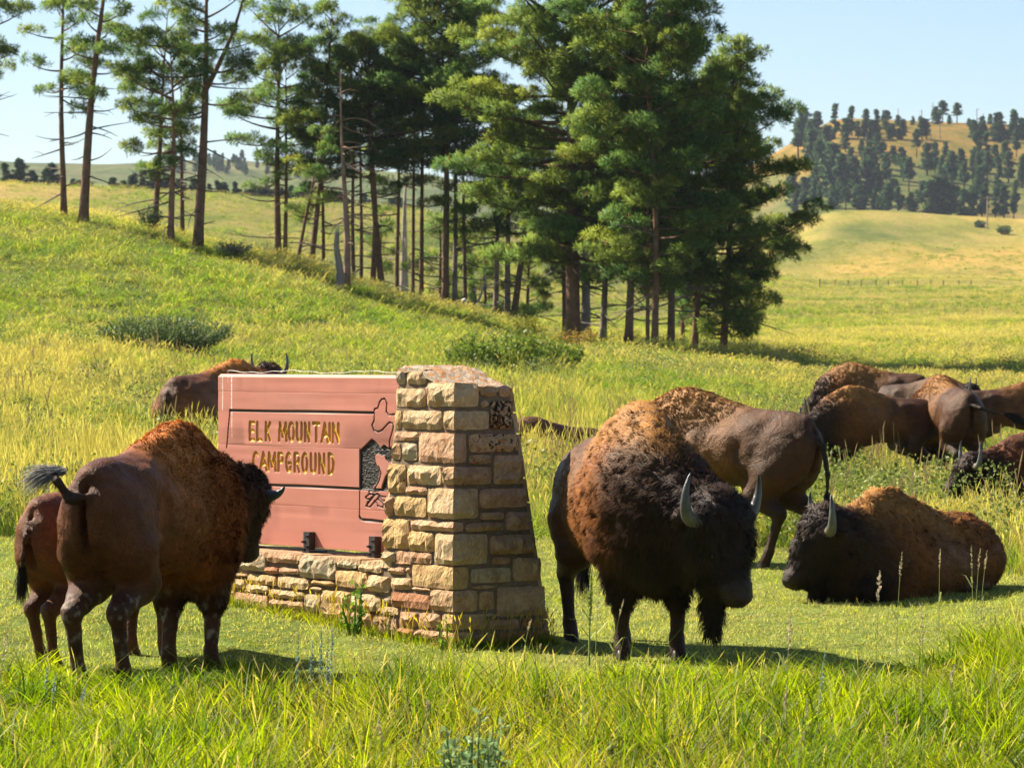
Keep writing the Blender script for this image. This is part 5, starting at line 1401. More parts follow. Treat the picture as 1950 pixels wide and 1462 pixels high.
# foot x, foot y, trunk width, top x, top y, lowest foliage, crown half width, ...
PINES = [
 (-62, 420, 20, -45, -120, 235, 80, dict(dens=1.0, label='pine at the far left edge with only its right boughs in the picture', d=136)),
 (122, 417, 13, 118, -120, 185, 80, dict(dens=.75, lowdead=14, label='slender straight pine, farthest left whole trunk on the crest')),
 (158, 427, 19, 205, -160, 215, 82, dict(dens=.8, lowdead=14, label='pine leaning right beside the straight one on the left crest')),
 (294, 441, 12, 322, 20, 330, 70, dict(dens=.9, lowdead=10, label='thin pine behind the reddish trunk, left group of four')),
 (325, 460, 14, 330, 90, 335, 85, dict(dens=.8, cdx=-25, lowdead=9, label='reddish trunked pine with a low bough reaching left', barkc=(.27, .145, .09))),
 (347, 452, 10, 345, 150, 300, 50, dict(dens=.7, lowdead=14, label='thinnest dark pine of the left group, between two thicker trunks')),
 (377, 474, 21, 402, -110, 225, 105, dict(dens=.95, lowdead=12, fork=(.52, 95, -60), label='thick forked pine at the right of the left group')),
 (530, 491, 14, 527, 8, 345, 75, dict(dens=1.25, lowdead=12, label='pine with a tall oval crown left of the grove gap')),
 (543, 492, 9, 548, 110, 330, 45, dict(dens=.9, lowdead=6, label='thin pine close to the right of the oval crowned one')),
 (566, 500, 8, 612, 250, 430, 42, dict(dens=.9, lowdead=5, label='small crooked young pine leaning right at the grove edge')),
 (592, 505, 12, 640, 26, 330, 72, dict(dens=1.2, lowdead=9, label='pine with a spiky open top left of the bare dead trunk')),
 (616, 506, 8, 612, 150, 390, 48, dict(dens=.9, lowdead=6, label='slim pine behind the broken stump')),
 (674, 521, 9, 668, 90, 300, 75, dict(dens=1.0, lowdead=8, label='slim pine right of the bare dead trunk')),
 (687, 523, 8, 690, 60, 270, 60, dict(dens=.9, lowdead=8, label='very slim pine in the grove, dark trunk')),
 (709, 522, 12, 716, 60, 290, 80, dict(dens=1.1, lowdead=8, label='dark pine just left of the leaning trunk')),
 (729, 524, 14, 690, 50, 290, 88, dict(dens=1.2, lowdead=10, label='pine whose trunk leans left in the middle of the grove')),
 (757, 531, 9, 752, 70, 330, 70, dict(dens=1.0, lowdead=8, label='slim pine just behind the grey snag')),
 (786, 540, 8, 790, 40, 300, 80, dict(dens=1.1, lowdead=8, label='slim pine right of the grey snag')),
 (802, 542, 10, 806, -35, 270, 95, dict(dens=1.3, lowdead=8, label='tall full crowned pine at the centre left of the grove')),
 (848, 566, 15, 846, -75, 260, 100, dict(dens=1.35, lowdead=8, label='tallest straight pine in the middle with a brown trunk')),
 (866, 576, 11, 870, 20, 290, 84, dict(dens=1.0, lowdead=8, label='grey trunked pine just right of the tall brown one', barkc=(.22, .18, .15))),
 (886, 560, 9, 880, 110, 420, 80, dict(dens=1.0, lowdead=8, label='slender pine in shade behind the burnt trunk')),
 (942, 586, 12, 958, 230, 430, 60, dict(dens=1.1, lowdead=8, label='pale trunked pine leaning right, left of the twin trunks', barkc=(.26, .19, .14))),
 (966, 600, 13, 972, 170, 430, 70, dict(dens=1.1, lowdead=8, label='pale twin trunk pine left of the giant one', barkc=(.26, .19, .14))),
 (975, 596, 14, 1030, 190, 420, 70, dict(dens=1.1, lowdead=10, label='dark pine slanting right out of the twin trunks')),
 (1075, 600, 10, 1070, 60, 420, 70, dict(dens=1.0, lowdead=10, label='thinner pine close behind the giant one')),
 (1092, 650, 29, 1085, -170, 500, 190, dict(dens=1.45, lowdead=12, profile='round', label='giant pine with the thickest trunk in the grove', yellow=.12, tuft=.30)),
 (1116, 632, 20, 1112, 260, 520, 90, dict(dens=1.3, lowdead=14, label='stout grey trunk pine right beside the giant one', barkc=(.24, .19, .155))),
 (1148, 652, 14, 1160, 240, 540, 75, dict(dens=1.2, lowdead=14, label='grey pine among dead twigs, second right of the giant', barkc=(.22, .18, .15))),
 (1196, 662, 17, 1222, 120, 520, 105, dict(dens=1.5, lowdead=8, label='pine with a right slanting grey trunk under the dense crowns')),
 (1233, 670, 9, 1236, 200, 560, 60, dict(dens=1.0, lowdead=6, label='thin dark trunk pine left of the reddish straight one')),
 (1246, 673, 14, 1245, -150, 540, 130, dict(dens=1.4, lowdead=6, label='tall dense pine right of the giant, straight reddish trunk', tuft=.29)),
 (1278, 667, 15, 1280, 30, 560, 110, dict(dens=1.2, lowdead=6, label='dark double trunk pine near the right end of the grove')),
 (1322, 668, 13, 1345, 160, 560, 90, dict(dens=1.5, lowdead=6, label='pine with a slim right leaning trunk beside the last one')),
 (1377, 672, 14, 1408, 92, 640, 142, dict(dens=1.55, lowdead=6, profile='full', label='last pine on the right with boughs almost to the ground', yellow=.16, tuft=.29)),
 (722, 506, 7, 726, 340, 480, 46, dict(dens=1.0, lowdead=3, profile='full', d=152, label='young bushy pine low in the shade behind the leaning trunk')),
 (838, 548, 8, 838, 350, 520, 56, dict(dens=1.1, lowdead=3, profile='full', d=152, label='young dark pine low behind the tall brown trunk')),
 (925, 575, 8, 922, 400, 565, 56, dict(dens=1.2, lowdead=3, profile='full', d=150, label='young dark pine low behind the burnt trunk')),
 (1003, 612, 9, 1008, 430, 600, 66, dict(dens=1.2, lowdead=6, profile='full', d=148, label='young spreading pine between the twin trunks and the giant')),
 (1300, 655, 9, 1300, 420, 620, 70, dict(dens=1.2, lowdead=3, profile='full', d=152, label='low young pine in shade behind the dark double trunk')),
]
NEED = 0
if TREES:
    for i, (a, b, c, e, f, g, h, kw) in enumerate(PINES):
        o, nf = pine(a, b, c, e, f, g, h, seed=i + 1, **kw); NEED += nf

    # dead trees
    def snag(px, pyb, wpx, topx, topy, label, nbr, seed, c=(.34, .27, .21), name='dead_tree'):
        GR = None
        r = np.random.default_rng(seed); x, y, z = hit(px, pyb, 100, 210); mp_ = y / FPX
        root = empty(name, (x, y, z - .05)); tag(root, label, 'dead tree')
        H = (pyb - topy) * mp_; R0 = wpx * mp_ / 2; T = np.linspace(0, 1, 10)
        P = np.stack([(topx - px) * mp_ * T + .05 * np.sin(T * 6), .04 * np.sin(T * 4), H * T], 1)
        m = MB(); m.tube(P, R0 * np.linspace(1.25, .62 if nbr < 12 else .15, 10), 9, c, jit=.08)
        for k in range(5):       # splintered top
            a = r.uniform(0, 6.28); q = P[-1] + np.array([math.cos(a), math.sin(a), 0]) * R0 * .3; m.tube([q - [0, 0, .2], q + [0, 0, r.uniform(.08, .3)]], [R0 * .25, .01], 4, c)
        m.build('trunk', M_DEAD, root, True)
        if nbr:
            l = MB()
            for k in range(nbr):
                t = r.uniform(.2, .97); p0 = np.array([np.interp(t, T, P[:, q]) for q in range(3)]); az = r.uniform(0, 6.28); Ln = r.uniform(.4, 1.9)
                Q, _ = tree_limb(p0, az, Ln, r.uniform(-.5, .6), r.uniform(-1.0, .4), r, 6); l.tube(Q, np.linspace(.03, .007, 6), 4, np.array(c) * .8, cap=False)
                if r.uniform() < .6: Q2, _ = tree_limb(Q[3], az + r.uniform(-1, 1), Ln * .4, 0, r.uniform(-.8, .4), r, 4); l.tube(Q2, np.linspace(.013, .005, 4), 3, np.array(c) * .8, cap=False)
            l.build('branches', M_DEAD, root, True)['kind'] = 'stuff'
        return root
    snag(661, 553, 12, 650, 150, 'thin reddish dead tree with bare twigs at the top, left in the grove', 34, 91, (.36, .22, .15))
    snag(646, 553, 14, 643, 440, 'short broken grey stump beside the thin reddish dead tree', 3, 92, name='tree_stump')
    snag(765, 576, 19, 774, 282, 'tall broken grey snag standing in the middle of the grove', 12, 93)
    snag(906, 588, 14, 895, 430, 'charred crooked dead trunk left of the pale twin trunks', 8, 94, (.07, .05, .045))
    # fallen white log
    x, y, z = hit(890, 600, 100, 200); mp_ = y / FPX
    root = empty('fallen_log', (x, y, z)); tag(root, 'bleached white fallen log lying in the grass below the grove', 'log')
    m = MB(); m.tube([(-8 * mp_, 0, .62), (0, .1, .32), (8 * mp_, .2, .04)], [.10, .12, .11], 8, (.62, .58, .54)); m.tube([(14 * mp_, .1, .05), (17 * mp_, .1, .4)], [.09, .06], 7, (.5, .46, .42))
    m.tube([(17 * mp_, .1, .38), (24 * mp_, 0, .7), (34 * mp_, 0, 1.3), (36 * mp_, .1, 1.9)], [.05, .05, .04, .02], 6, (.45, .4, .36)); m.build('log_wood', M_DEAD, root, True)

# ------------------------------------------------------------------ far trees: each one a thing, six shapes shared
def far_variant(seed, H, hw, cb, n, sz):
    r = np.random.default_rng(seed); root_me = []
    m = MB(); m.tube([(0, 0, 0), (r.normal(0, .2), 0, H * .5), (r.normal(0, .3), 0, H * .95)], [.28, .2, .05], 6, (.10, .075, .06)); tr = m.build('trunk', M_BARK, None, True, link=False).data
    nb = int(n / 12); Cs = []; Ds = []
    for i in range(nb):
        u = r.uniform(); h = H * (cb + (1 - cb) * u); L_ = hw * ((1 - u) ** .6 * .9 + .12) * r.uniform(.5, 1.15) * (.65 + .35 * min(1, u * 5)); az = r.uniform(0, 6.28)
        k = 12; t = r.uniform(.3, 1, k)
        C = np.stack([math.cos(az) * L_ * t, math.sin(az) * L_ * t, h + L_ * t * (-.12 + .7 * u)], 1) + r.normal(0, .30, (k, 3)) * [1, 1, .5]
        Cs.append(C); Ds.append(np.tile([math.cos(az) * .5, math.sin(az) * .5, .6], (k, 1)))
    C = np.vstack(Cs); D = np.vstack(Ds); S_ = r.uniform(.8, 1.25, len(C)) * sz
    col = np.array([.045, .095, .040]) * r.uniform(.7, 1.4, (len(C), 1))
    V, F, cc, nn = tufts(C, D, S_, 7, col, r, .14)
    cr = mesh_np('crown', V, F, M_NEEDLE, None, True, col=cc, vnorm=nn, link=False).data
    return tr, cr
def place_far(var, loc, s, rz, label, group, sxy=1.0):
    root = empty('pine_tree', loc, rz); root.scale = (s * sxy, s * sxy, s); tag(root, label, 'tree', group)
    for nm, me in (('trunk', var[0]), ('crown', var[1])):
        o = bpy.data.objects.new(nm, me); COL.objects.link(o); o.parent = root
if TREES:
    VAR = [far_variant(100 + i, 12, hw, cb, n, .72) for i, (hw, cb, n) in enumerate([(2.4, .22, 700), (3.3, .10, 950), (1.9, .35, 520), (2.8, .45, 560), (3.6, .05, 1000), (1.7, .2, 500)])]
    r = np.random.default_rng(77)
    # right hill: individually read off the photo (foot x, foot y, height in pixels)
    RH = [(1530,262,60),(1556,258,48),(1590,262,66),(1622,256,56),(1648,250,44),(1668,250,44),(1687,246,38),(1710,238,22),(1738,236,18),(1752,238,20),(1782,234,34),(1795,232,42),(1822,232,38),(1808,236,20),(1870,240,22),(1900,266,54),(1932,268,60),(1946,262,40),
          (1885,236,22),(1845,238,16),(1860,300,50),(1878,298,46),(1935,300,52),(1575,300,60),(1545,330,80),(1560,345,75),(1585,375,100),(1602,385,90),(1624,362,62),(1640,312,46),(1655,330,60),(1668,306,50),(1700,312,34),(1716,316,36),(1650,372,66),(1688,350,58),
          (1730,366,64),(1745,300,52),(1765,334,60),(1780,330,58),(1795,346,50),(1812,360,70),(1835,372,62),(1852,350,56),(1880,350,60),(1900,366,66),(1920,350,60),(1946,360,62),(1510,392,70),(1530,398,60),(1560,398,46),(1640,402,50),(1665,404,44),(1690,408,58),(1710,408,52),
          (1735,410,44),(1772,414,70),(1790,415,78),(1810,416,66),(1835,417,56),(1850,417,54),(1870,418,58),(1895,419,62),(1912,420,66),(1930,420,48),(1610,400,44),(1590,398,40),(1755,390,40),(1822,400,46),(1700,380,40),(1675,372,46),(1540,290,44),(1565,286,36),(1610,290,38),(1520,300,70),
          (1830,330,44),(1800,300,30),(1895,320,44),(1915,310,40),(1860,388,44),(1935,392,50),(1600,335,44),(1720,345,44),(1630,345,40)]
    names_ = ['dark pine', 'pointed pine', 'tall thin pine', 'open topped pine', 'broad bushy pine', 'narrow pine']
    RH += [(int(a), int(b), float(c)) for a, b, c in zip(r.uniform(1512, 1960, 40), 300 + 112 * r.uniform(0, 1, 40) ** .6, r.uniform(20, 56, 40))]
    RH += [(int(a), 262, float(c)) for a, c in zip(np.concatenate([r.uniform(1515, 1700, 16), r.uniform(1700, 1955, 12)]), r.uniform(16, 40, 28))]
    for i, (px, py, hp_) in enumerate(RH):
        if py < 275: x, y, z = hit(px, py + 3, 1000, 1600)
        else: x, y, z = hit(px, max(py, 200), 1000, 1600)
        if y > 1590: y = 1500.; x = (px - CX) / FPX * y; z = gz(x, y)
        h = hp_ / FPX * y; vi = int(r.integers(0, 6)) if hp_ > 40 else int(r.choice([0, 1, 4]))
        if i in (11, 12): vi = 3
        where = 'on skyline' if py < 275 else ('at foot' if py > 392 else ('on golden upper slope' if py < 320 else ('halfway up' if py < 360 else 'low on slope')))
        side_ = 'at the left end' if px < 1580 else ('left of the summit' if px < 1700 else ('under the summit' if px < 1790 else ('right of the summit' if px < 1865 else 'near the right edge')))
        big_ = 'small' if hp_ < 40 else ('medium' if hp_ < 58 else 'tall')
        place_far(VAR[vi], (x, y, z - .3), h / 12, r.uniform(0, 6.28), '%s %s %s of the far hill, %s' % (big_, names_[vi], where, side_), 'pines on the far right hill', (1.15 if hp_ > 40 else 1.4) * r.uniform(.8, 1.2))
    # dead poles on the skyline
    for px, py, hp_ in ((1680,240,34),(1710,232,28),(1755,232,26),(1776,232,40),(1860,238,34),(1872,240,26),(1650,306,56),(1772,284,40),(1704,296,22),(1790,262,36)):
        x, y, z = hit(px, py + 3, 1000, 1600)
        if y > 1590: y = 1480.; x = (px - CX) / FPX * y; z = gz(x, y)
        m = MB(); h = hp_ / FPX * y; m.tube([(0, 0, -.5), (0, 0, h)], [.22, .10], 5, (.2, .16, .14))
        for k in range(5): a = r.uniform(0, 6.28); zz = h * r.uniform(.4, .95); m.tube([(0, 0, zz), (math.cos(a) * 1.2, math.sin(a) * 1.2, zz + .4)], [.07, .03], 3, (.2, .16, .14))
        o = m.build('dead_tree', M_DEAD, None); o.location = (x, y, z); tag(o, 'bare dead pole tree on the far hill, %s' % ('at the left end' if px < 1690 else ('left of the summit' if px < 1740 else ('under the summit' if px < 1785 else 'right of the summit'))), 'dead tree', 'dead poles on the right hill')
    # far left ridge
    LH = [(8,352,50),(38,352,60),(20,350,30),(62,350,40),(98,348,55),(88,350,44),(110,352,36),(140,352,28),(152,350,26),(215,345,34),(235,352,30),(250,350,40),(175,352,22),(5,300,10),(14,300,12),(28,304,12),(65,306,14),(75,306,10),(190,286,10),(205,284,8),(225,350,24)]
    LH += [(int(a), int(b), int(c)) for a, b, c in zip(np.linspace(262, 800, 84) + r.uniform(-6, 6, 84), 352 + r.uniform(-6, 26, 84), r.uniform(22, 50, 84))]
    LH += [(int(a), int(b), int(c)) for a, b, c in zip(np.linspace(380, 780, 34) + r.uniform(-6, 6, 34), 310 + r.uniform(0, 36, 34), r.uniform(14, 26, 34))]
    LH += [(int(a), int(b), int(c)) for a, b, c in zip(r.uniform(255, 540, 60), r.uniform(300, 338, 60), r.uniform(16, 28, 60))]
    for i, (px, py, hp_) in enumerate(LH):
        x, y, z = hit(px, py, 640, 2300)
        if py >= 340: y = 628. ; x = (px - CX) / FPX * y; z = min(gz(x, y), CAMZ - (py - HY) / FPX * y + 2); z = gz(x, y)
        h = hp_ / FPX * y
        if py >= 340: h = (hp_ + 4) / FPX * y
        vi = int(r.integers(0, 6)); place_far(VAR[vi], (x, y, z - .3), h / 12, r.uniform(0, 6.28), 'hazy %s %s, %s' % (names_[vi], 'at the far meadow edge' if py >= 340 else 'on the left ridge', 'left of the first trunks' if px < 120 else ('right of the two left crest pines' if px < 290 else ('through the left group of four' if px < 400 else ('before the grove' if px < 520 else 'through the trunks of the grove')))), 'pines on the hazy left ridge', 1.3 * r.uniform(.8, 1.2))
# ------------------------------------------------------------------ small plants, fence, pole
M_LEAF = attr_mat('leaf', .5, .25, 8, transl=.45, spec=.3)
M_STALK = attr_mat('dry_stalk', .7, .2, 30, transl=.3, spec=.2)

def leafy(name, label, cat, loc, w, h, nst, nleaf, leaf, col, seed, group=None, flower=None, nfl=0, upright=.6):
    """a bush or herb: stems with separate leaf-sized faces"""
    r = np.random.default_rng(seed); root = empty(name, loc); tag(root, label, cat, group)
    st = MB(); LV, LC = [], []; tips = []
    for s_ in range(nst):
        a = r.uniform(0, 6.28); rad = w * math.sqrt(r.uniform()) * .9; hh = h * r.uniform(.6, 1.05) * (1 - .35 * (rad / w) ** 2)
        P = np.array([[math.cos(a) * rad * (.35 + .65 * t ** upright), math.sin(a) * rad * (.35 + .65 * t ** upright), hh * t] for t in np.linspace(0, 1, 5)])
        P[1:] += r.normal(0, .02 * h, (4, 3)); st.tube(P, np.linspace(.006, .002, 5) * (1 + h), 4, np.array(col) * .8, cap=False); tips.append(P[-1])
        t = r.uniform(.15, 1.03, nleaf); C = np.stack([np.interp(t, np.linspace(0, 1, 5), P[:, k]) for k in range(3)], 1)
        d = r.normal(size=(nleaf, 3)) + [0, 0, .5]; d /= np.linalg.norm(d, axis=1, keepdims=True); C = C + d * leaf * .2
        sd = np.cross(d, r.normal(size=(nleaf, 3))); sd /= np.linalg.norm(sd, axis=1, keepdims=True); ln = leaf * r.uniform(.6, 1.2, (nleaf, 1))
        LV.append(np.stack([C, C + d * ln * .45 - sd * ln * .22, C + d * ln, C + d * ln * .45 + sd * ln * .22], 1).reshape(-1, 3))
        LC.append(np.repeat(np.array(col) * r.uniform(.65, 1.35, (nleaf, 1)), 4, axis=0))
    V = np.vstack(LV); F = np.arange(len(V)).reshape(-1, 4)
    st.build('stems', M_LEAF, root); mesh_np('foliage', V, F, M_LEAF, root, col=np.vstack(LC))
    if flower:
        f = MB()
        for q in tips[:nfl]:
            for k in range(6):
                a = k * 1.047; s2 = leaf * .35; c = q + [0, 0, leaf * .2]
                f.add([c, c + [math.cos(a) * s2, math.sin(a) * s2, s2 * .25], c + [math.cos(a + .6) * s2 * 1.1, math.sin(a + .6) * s2 * 1.1, s2 * .3]], t=[(0, 1, 2)], c=flower)
        f.build('flowers', M_LEAF, root)
    return root

def hitp(px, py, d0=14, d1=220): x, y, z = hit(px, py, d0, d1); return (x, y, z)
def near(px, d): return ground_at(px, d)

# green shrubs in front of the grove
for i, (px, py, w, h, lab) in enumerate([(900, 708, .75, .95, 'rounded bright green shrub, leftmost of the row in front of the grove'), (985, 712, 1.0, 1.15, 'largest bright green shrub in the middle of the row in front of the grove'),
                                    (1062, 706, .8, .85, 'low bright green shrub at the right end of the row in front of the grove')]):
    leafy('green_shrub', lab, 'shrub', hitp(px, py), w, h, 70, 34, .11, (.17, .24, .025), 200 + i, 'shrubs in front of the grove', (.6, .35, .03), 14)
leafy('sagebrush', 'dark grey green bushy clump on the hillside at the left', 'shrub', hitp(315, 672), 1.9, .95, 330, 40, .085, (.13, .18, .055), 210)
leafy('sagebrush', 'small dark bush at the foot of the left group of pines', 'shrub', hitp(285, 442), .5, .95, 26, 22, .13, (.05, .09, .03), 211)
leafy('sagebrush', 'faint greyish bush below the thick forked pine', 'shrub', hitp(440, 486), .9, .5, 50, 20, .10, (.14, .17, .11), 212)
for i, (px, py) in enumerate([(1010, 640), (960, 620), (1100, 664)]):
    leafy('yellow_bush', ['yellow leaved bush low between the trunks left of the giant pine', 'small yellow leaved bush near the fallen log', 'orange tinted bush beside the giant pine trunk'][i], 'shrub', hitp(px, py), .8, .7, 50, 24, .10, [(.30, .30, .03), (.32, .30, .04), (.38, .24, .04)][i], 214 + i)
# flowering weeds at the bottom edge
o = leafy('yellow_flower_plant', 'blue green leafy plant with yellow flowers at the bottom edge of the picture', 'flowering plant', near(895, 14.6), .17, .60, 40, 34, .042, (.24, .34, .13), 230, None, (.75, .50, .01), 9)
leafy('weed', 'leafy green weed growing up against the low stone wall', 'plant', tuple(KP + LD * .95 - RD * .16 + np.array([0, 0, .03])), .10, .52, 7, 16, .05, (.17, .30, .03), 231)
leafy('weed', 'small yellow flowered weed in front of the pillar corner', 'plant', tuple(KP - RD * .12 - LD * .06), .04, .30, 4, 12, .035, (.22, .32, .03), 232, None, (.75, .55, .02), 3)

def spike(name, label, cat, loc, h, wst, c1, head0, whead, chead, lean, seed, group=None, bits=60, leaves=0):
    """one tall stalk with a seed head: separate little husks round the stem"""
    r = np.random.default_rng(seed); root = empty(name, loc); tag(root, label, cat, group)
    T = np.linspace(0, 1, 9); P = np.stack([lean * h * T ** 1.8, r.normal(0, .03) * h * T ** 2, h * T * (1 - .1 * abs(lean) * T)], 1)
    m = MB(); m.tube(P, np.linspace(wst, wst * .45, 9), 5, c1, cap=False)
    for k in range(leaves):
        t = r.uniform(.05, .55); p = np.array([np.interp(t, T, P[:, q]) for q in range(3)]); a = r.uniform(0, 6.28); ln = h * r.uniform(.15, .3); d = np.array([math.cos(a), math.sin(a), .9]); s_ = np.array([-math.sin(a), math.cos(a), 0]) * .006
        m.add([p - s_, p + s_, p + d * ln * .6 + s_, p + d * ln * .6 - s_, p + d * ln - [0, 0, ln * .35]], [(0, 1, 2, 3)], [(3, 2, 4)], c1)
    m.build('stem', M_STALK, root)
    t = head0 + (1 - head0) * r.uniform(0, 1.02, bits); C = np.stack([np.interp(t, T, P[:, q]) for q in range(3)], 1)
    u = (t - head0) / (1 - head0); a = r.uniform(0, 6.28, bits); rad = whead * np.sin(np.clip(u * .9 + .12, 0, 1) * 3.14)[:, None]
    d = np.stack([np.cos(a), np.sin(a), np.full(bits, 1.1)], 1); d /= np.linalg.norm(d, axis=1, keepdims=True); ln = rad * 1.2 + .006
    s_ = np.cross(d, r.normal(size=(bits, 3))); s_ /= np.linalg.norm(s_, axis=1, keepdims=True)
    V = np.stack([C, C + d * ln * .5 - s_ * ln * .28, C + d * ln, C + d * ln * .5 + s_ * ln * .28], 1).reshape(-1, 3)
    mesh_np('seed_head', V, np.arange(len(V)).reshape(-1, 4), M_STALK, root, col=np.repeat(np.array(chead) * r.uniform(.7, 1.25, (bits, 1)), 4, axis=0))
    return root
def px_h(py_top, px, d): g = gz((px - CX) / FPX * d, d); return (CAMZ - (py_top - HY) / FPX * d) - g
# mullein beside the pillar, foxtail stems in the foreground, silvery sage stems
d = 23.6; spike('mullein', 'tall pale green mullein spike between the pillar and the bull', 'plant', near(1122, d), px_h(1092, 1124, d), .008, (.30, .36, .10), .45, .017, (.34, .38, .12), .02, 300, None, 220, 6)
ST = [(1508,1140,18.6,.04,'pale blurred foxtail stem rising highest in front of the lawn, right of the bull',.62,.016),
      (1676,1085,19.6,.03,'plump cream seed head standing before the lying bull',.80,.017), (1757,1150,18.8,.0,'slim pale seed stem right of the plump cream one',.7,.010),
      (1718,1050,24.5,.05,'thin stem with a nodding seed head in front of the lying bull shoulder',.72,.010), (1790,1045,26.0,.01,'thin upright seed stem in front of the middle of the lying bull',.78,.008),
      (1850,1040,27.0,-.02,'leftmost of three seed stems before the rump of the lying bull',.7,.010), (1866,1042,27.2,.05,'middle one of three seed stems before the rump of the lying bull',.7,.010), (1880,1046,27.4,.08,'rightmost of three seed stems before the rump of the lying bull',.7,.010),
      (1500,1305,17.6,.08,'bent pale seed stem in the grass below the bull chin',.75,.010), (1538,1330,17.4,.05,'short brownish seed stem near the bottom right centre',.75,.009),
      (1820,1262,18.0,.14,'pinkish leaning seed stem over the bottom right grass',.8,.010), (1706,1340,17.2,-.05,'short dark seed stem in the bottom right grass',.75,.008),
      (815,1330,17.4,.03,'straw coloured spike standing in the bottom left centre grass',.78,.012), (722,1370,17.0,-.06,'dry knobbly stalk near the bottom centre',.7,.012), (1690,1392,16.6,.1,'dry bent stalk at the bottom edge, right side',.7,.010),
      (20,1180,18.0,.12,'pale leaning grass stem at the left edge',.6,.012), (1188,1140,23.5,.16,'thin dry stem crossing the front legs of the bull',.75,.007), (1142,1115,23.4,.05,'thin stem with small seeds beside the mullein',.6,.010),
      (1012,1178,24.2,.18,'wispy oat like stem against the shaded side of the pillar',.72,.010), (1030,1225,24.0,.10,'short dry stem at the foot of the shaded side of the pillar',.7,.006)]
for i, (px, pt, d, le, lab, h0, wh) in enumerate(ST):
    h = px_h(pt, px, d); x0 = px - le * h * FPX / d
    spike('grass_stalk', lab, 'grass stem', near(x0, d), h, .0028, (.34, .36, .12), h0, wh, (.56, .44, .28), le, 310 + i, 'tall single grass stems', 46, 2)
for i, (px, pt, d) in enumerate([(565,1208,20.8),(592,1222,20.9),(609,1195,20.7),(630,1185,20.6),(622,1215,20.5)]):
    spike('sage_stem', ['leftmost silvery sage stem below the stone wall', 'short silvery sage stem, second from the left below the wall', 'middle silvery sage stem below the wall', 'tallest silvery sage stem below the wall', 'short silvery sage stem beside the tallest one'][i],
          'plant', near(px, d), px_h(pt, px, d), .003, (.20, .29, .22), .15, .013, (.24, .33, .28), .02, 340 + i, 'silvery sage stems below the wall', 120, 0)
for i, (px, pt, d) in enumerate([(84,1262,20.6),(100,1280,20.4),(150,1300,19.8),(1560,1230,19.5)]):
    spike('sage_stem', ['tall whitish sage stem at the rear hooves of the cow', 'shorter whitish sage stem at the rear hooves of the cow', 'leaning whitish sage stem in the grass below the cow', 'single bluish sage stem in the grass right of the bull'][i],
          'plant', near(px, d), px_h(pt, px, d), .003, (.30, .38, .28), .15, .013, (.36, .44, .34), .08 + .1 * (i == 2), 350 + i, None, 90, 0)
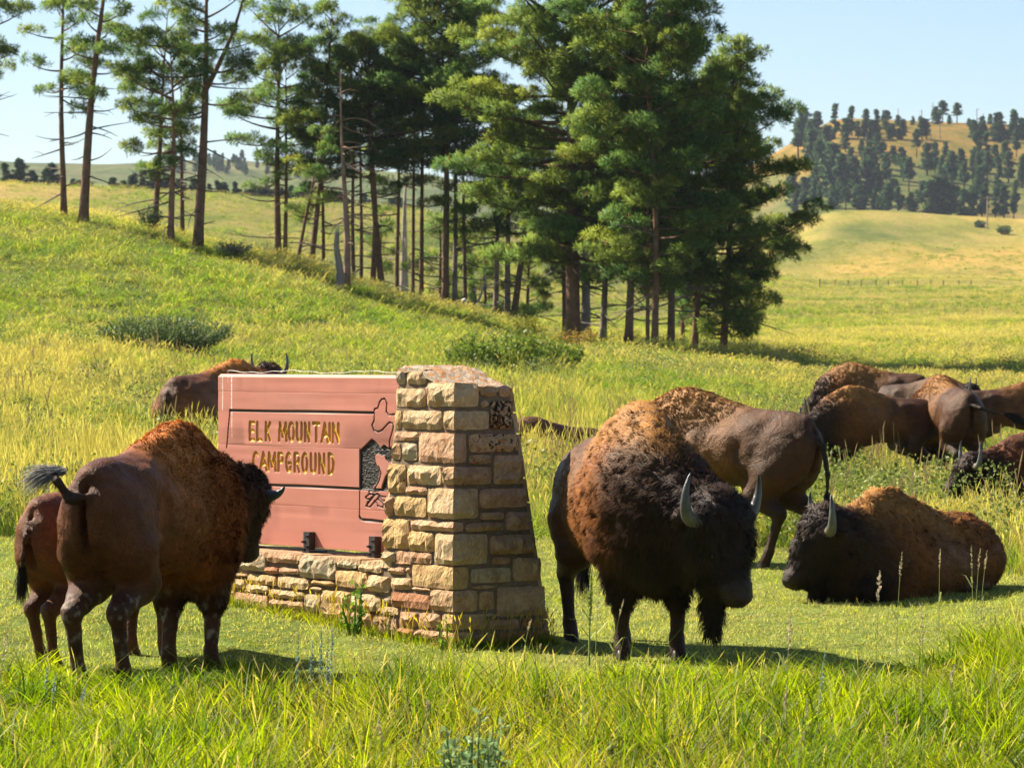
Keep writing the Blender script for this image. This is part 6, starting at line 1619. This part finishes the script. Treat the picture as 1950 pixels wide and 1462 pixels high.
# tall seed grasses round the far group of bison
def seed_grass():
    r = np.random.default_rng(5); src = []
    for k in range(3):
        V, F, C, n = [], [], [], 0
        for b in range(5):
            a = r.uniform(0, 6.28); rad = .2 * r.uniform(); h = r.uniform(.55, .95); la = r.uniform(0, 6.28); le = .12 * h
            T = [0, .4, .7, .8, .88, .95, 1]; W = [.0025, .0025, .0025, .006, .0075, .005, .001]
            for ya in (.2, 1.77):
                for t, w in zip(T, W):
                    p = np.array([math.cos(a) * rad + math.cos(la) * le * t * t, math.sin(a) * rad + math.sin(la) * le * t * t, h * t]); s_ = np.array([math.cos(ya), math.sin(ya), 0]) * w
                    V += [p - s_, p + s_]; C += [(.33, .34, .10) if t < .7 else (.42, .30, .14)] * 2
                for q in range(6): F.append((n + 2 * q, n + 2 * q + 1, n + 2 * q + 3, n + 2 * q + 2))
                n += 14
        src.append(mesh_np('seed_clump%d' % k, np.array(V), np.array(F), M_STALK, col=np.array(C), link=False))
    n = 180; px = np.concatenate([r.normal(1640, 90, 50), r.uniform(1480, 2050, 50), r.uniform(980, 1400, 40), r.uniform(0, 800, 40)]); d = np.concatenate([r.normal(55, 2, 50), r.uniform(30, 56, 50), r.uniform(38, 70, 40), r.uniform(40, 90, 40)])
    k = d > back_edge(px) + .3; px, d = px[k], d[k]; x = (px - CX) / FPX * d; P = np.stack([x, d, ground_z(x, d)], 1); s = r.uniform(.75, 1.15, len(x))
    scatter('seed_grass', 'tall brown topped seed grass in front of the far bison', P, rot_tilt(len(x), .08), np.stack([s * 1.2, s * 1.2, s], 1), r.integers(0, 3, len(x)), src)
    # broad leaved weeds mixed into the meadow
    src = []
    for k in range(3):
        V, C = [], []
        for b in range(150):
            a = r.uniform(0, 6.28); rad = .22 * math.sqrt(r.uniform()); c = np.array([math.cos(a) * rad, math.sin(a) * rad, r.uniform(.05, .5) * (1 - rad * 1.5)]); d_ = r.normal(size=3) + [0, 0, .4]; d_ /= np.linalg.norm(d_); s_ = np.cross(d_, r.normal(size=3)); s_ /= np.linalg.norm(s_); ln = r.uniform(.022, .045)
            V += [c, c + d_ * ln * .5 - s_ * ln * .3, c + d_ * ln, c + d_ * ln * .5 + s_ * ln * .3]; cc = np.array([(.22, .26, .035), (.15, .20, .04), (.27, .29, .08)][k]) * r.uniform(.7, 1.3); C += [cc] * 4
        src.append(mesh_np('weed_clump%d' % k, np.array(V), np.arange(len(V)).reshape(-1, 4), M_LEAF, col=np.array(C), link=False))
    n = 5200; px = r.uniform(-300, 2250, n); d = 34 + 110 * r.uniform(size=n) ** 1.3; x = (px - CX) / FPX * d; nn = vnoise(np.stack([x, d * .6, x * 0], 1), .35, 88)
    k = (d > back_edge(px) + .2) & (nn > .12); px, d, x = px[k], d[k], x[k]; P = np.stack([x, d, ground_z(x, d)], 1); s = r.uniform(.8, 1.7, len(x))
    scatter('meadow_weeds', 'patches of broad leaved weeds in the meadow', P, rot_tilt(len(x), .1), np.stack([s, s, s * .9], 1), r.integers(0, 3, len(x)), src)
if GD > 0: seed_grass()

# far fence, pole, bushes
def far_fence():
    root = None; pts = []
    for px in np.arange(1562, 1862, 26.2):
        x, y, z = hit(px + random.uniform(-2, 2), 546, 500, 900); pts.append((x, y, z))
    root = empty('wire_fence', pts[len(pts) // 2]); tag(root, 'wire fence with thin dark wooden posts across the far right meadow', 'fence'); O = np.array(root.location)
    for p in pts:
        m = MB(); q = np.array(p) - O; m.tube([q - [0, 0, .3], q + [0, 0, 1.15]], [.10, .09], 6, (.10, .08, .06)); m.build('post', M_DEAD, root)
    for h in (.4, .75, 1.05): m = MB(); m.tube([np.array(p) - O + [0, 0, h] for p in pts], .012, 3, (.12, .11, .10), cap=False); m.build('wire', M_DEAD, root)
far_fence()
x, y, z = hit(1880, 436, 850, 1100)
m = MB(); hh = 62 / FPX * y; m.tube([(0, 0, -.5), (0, 0, hh)], [.22, .16], 8, (.36, .27, .17)); m.box((-1.0, -.1, hh * .93), (1.0, .1, hh * .93 + .16), (.3, .22, .14)); o = m.build('utility_pole', M_DEAD); o.location = (x, y, z); tag(o, 'wooden utility pole standing on the far right meadow crest', 'pole')
for i, (px, py, s) in enumerate([(1866, 434, 1.6), (1912, 446, 2.0)]):
    x, y, z = hit(px, py, 700, 1100); leafy('far_bush', ['tiny dark bush left of the utility pole', 'round green bush right of the utility pole'][i], 'shrub', (x, y, z), s, s * 1.1, 50, 12, .6, (.06, .10, .03), 400 + i)
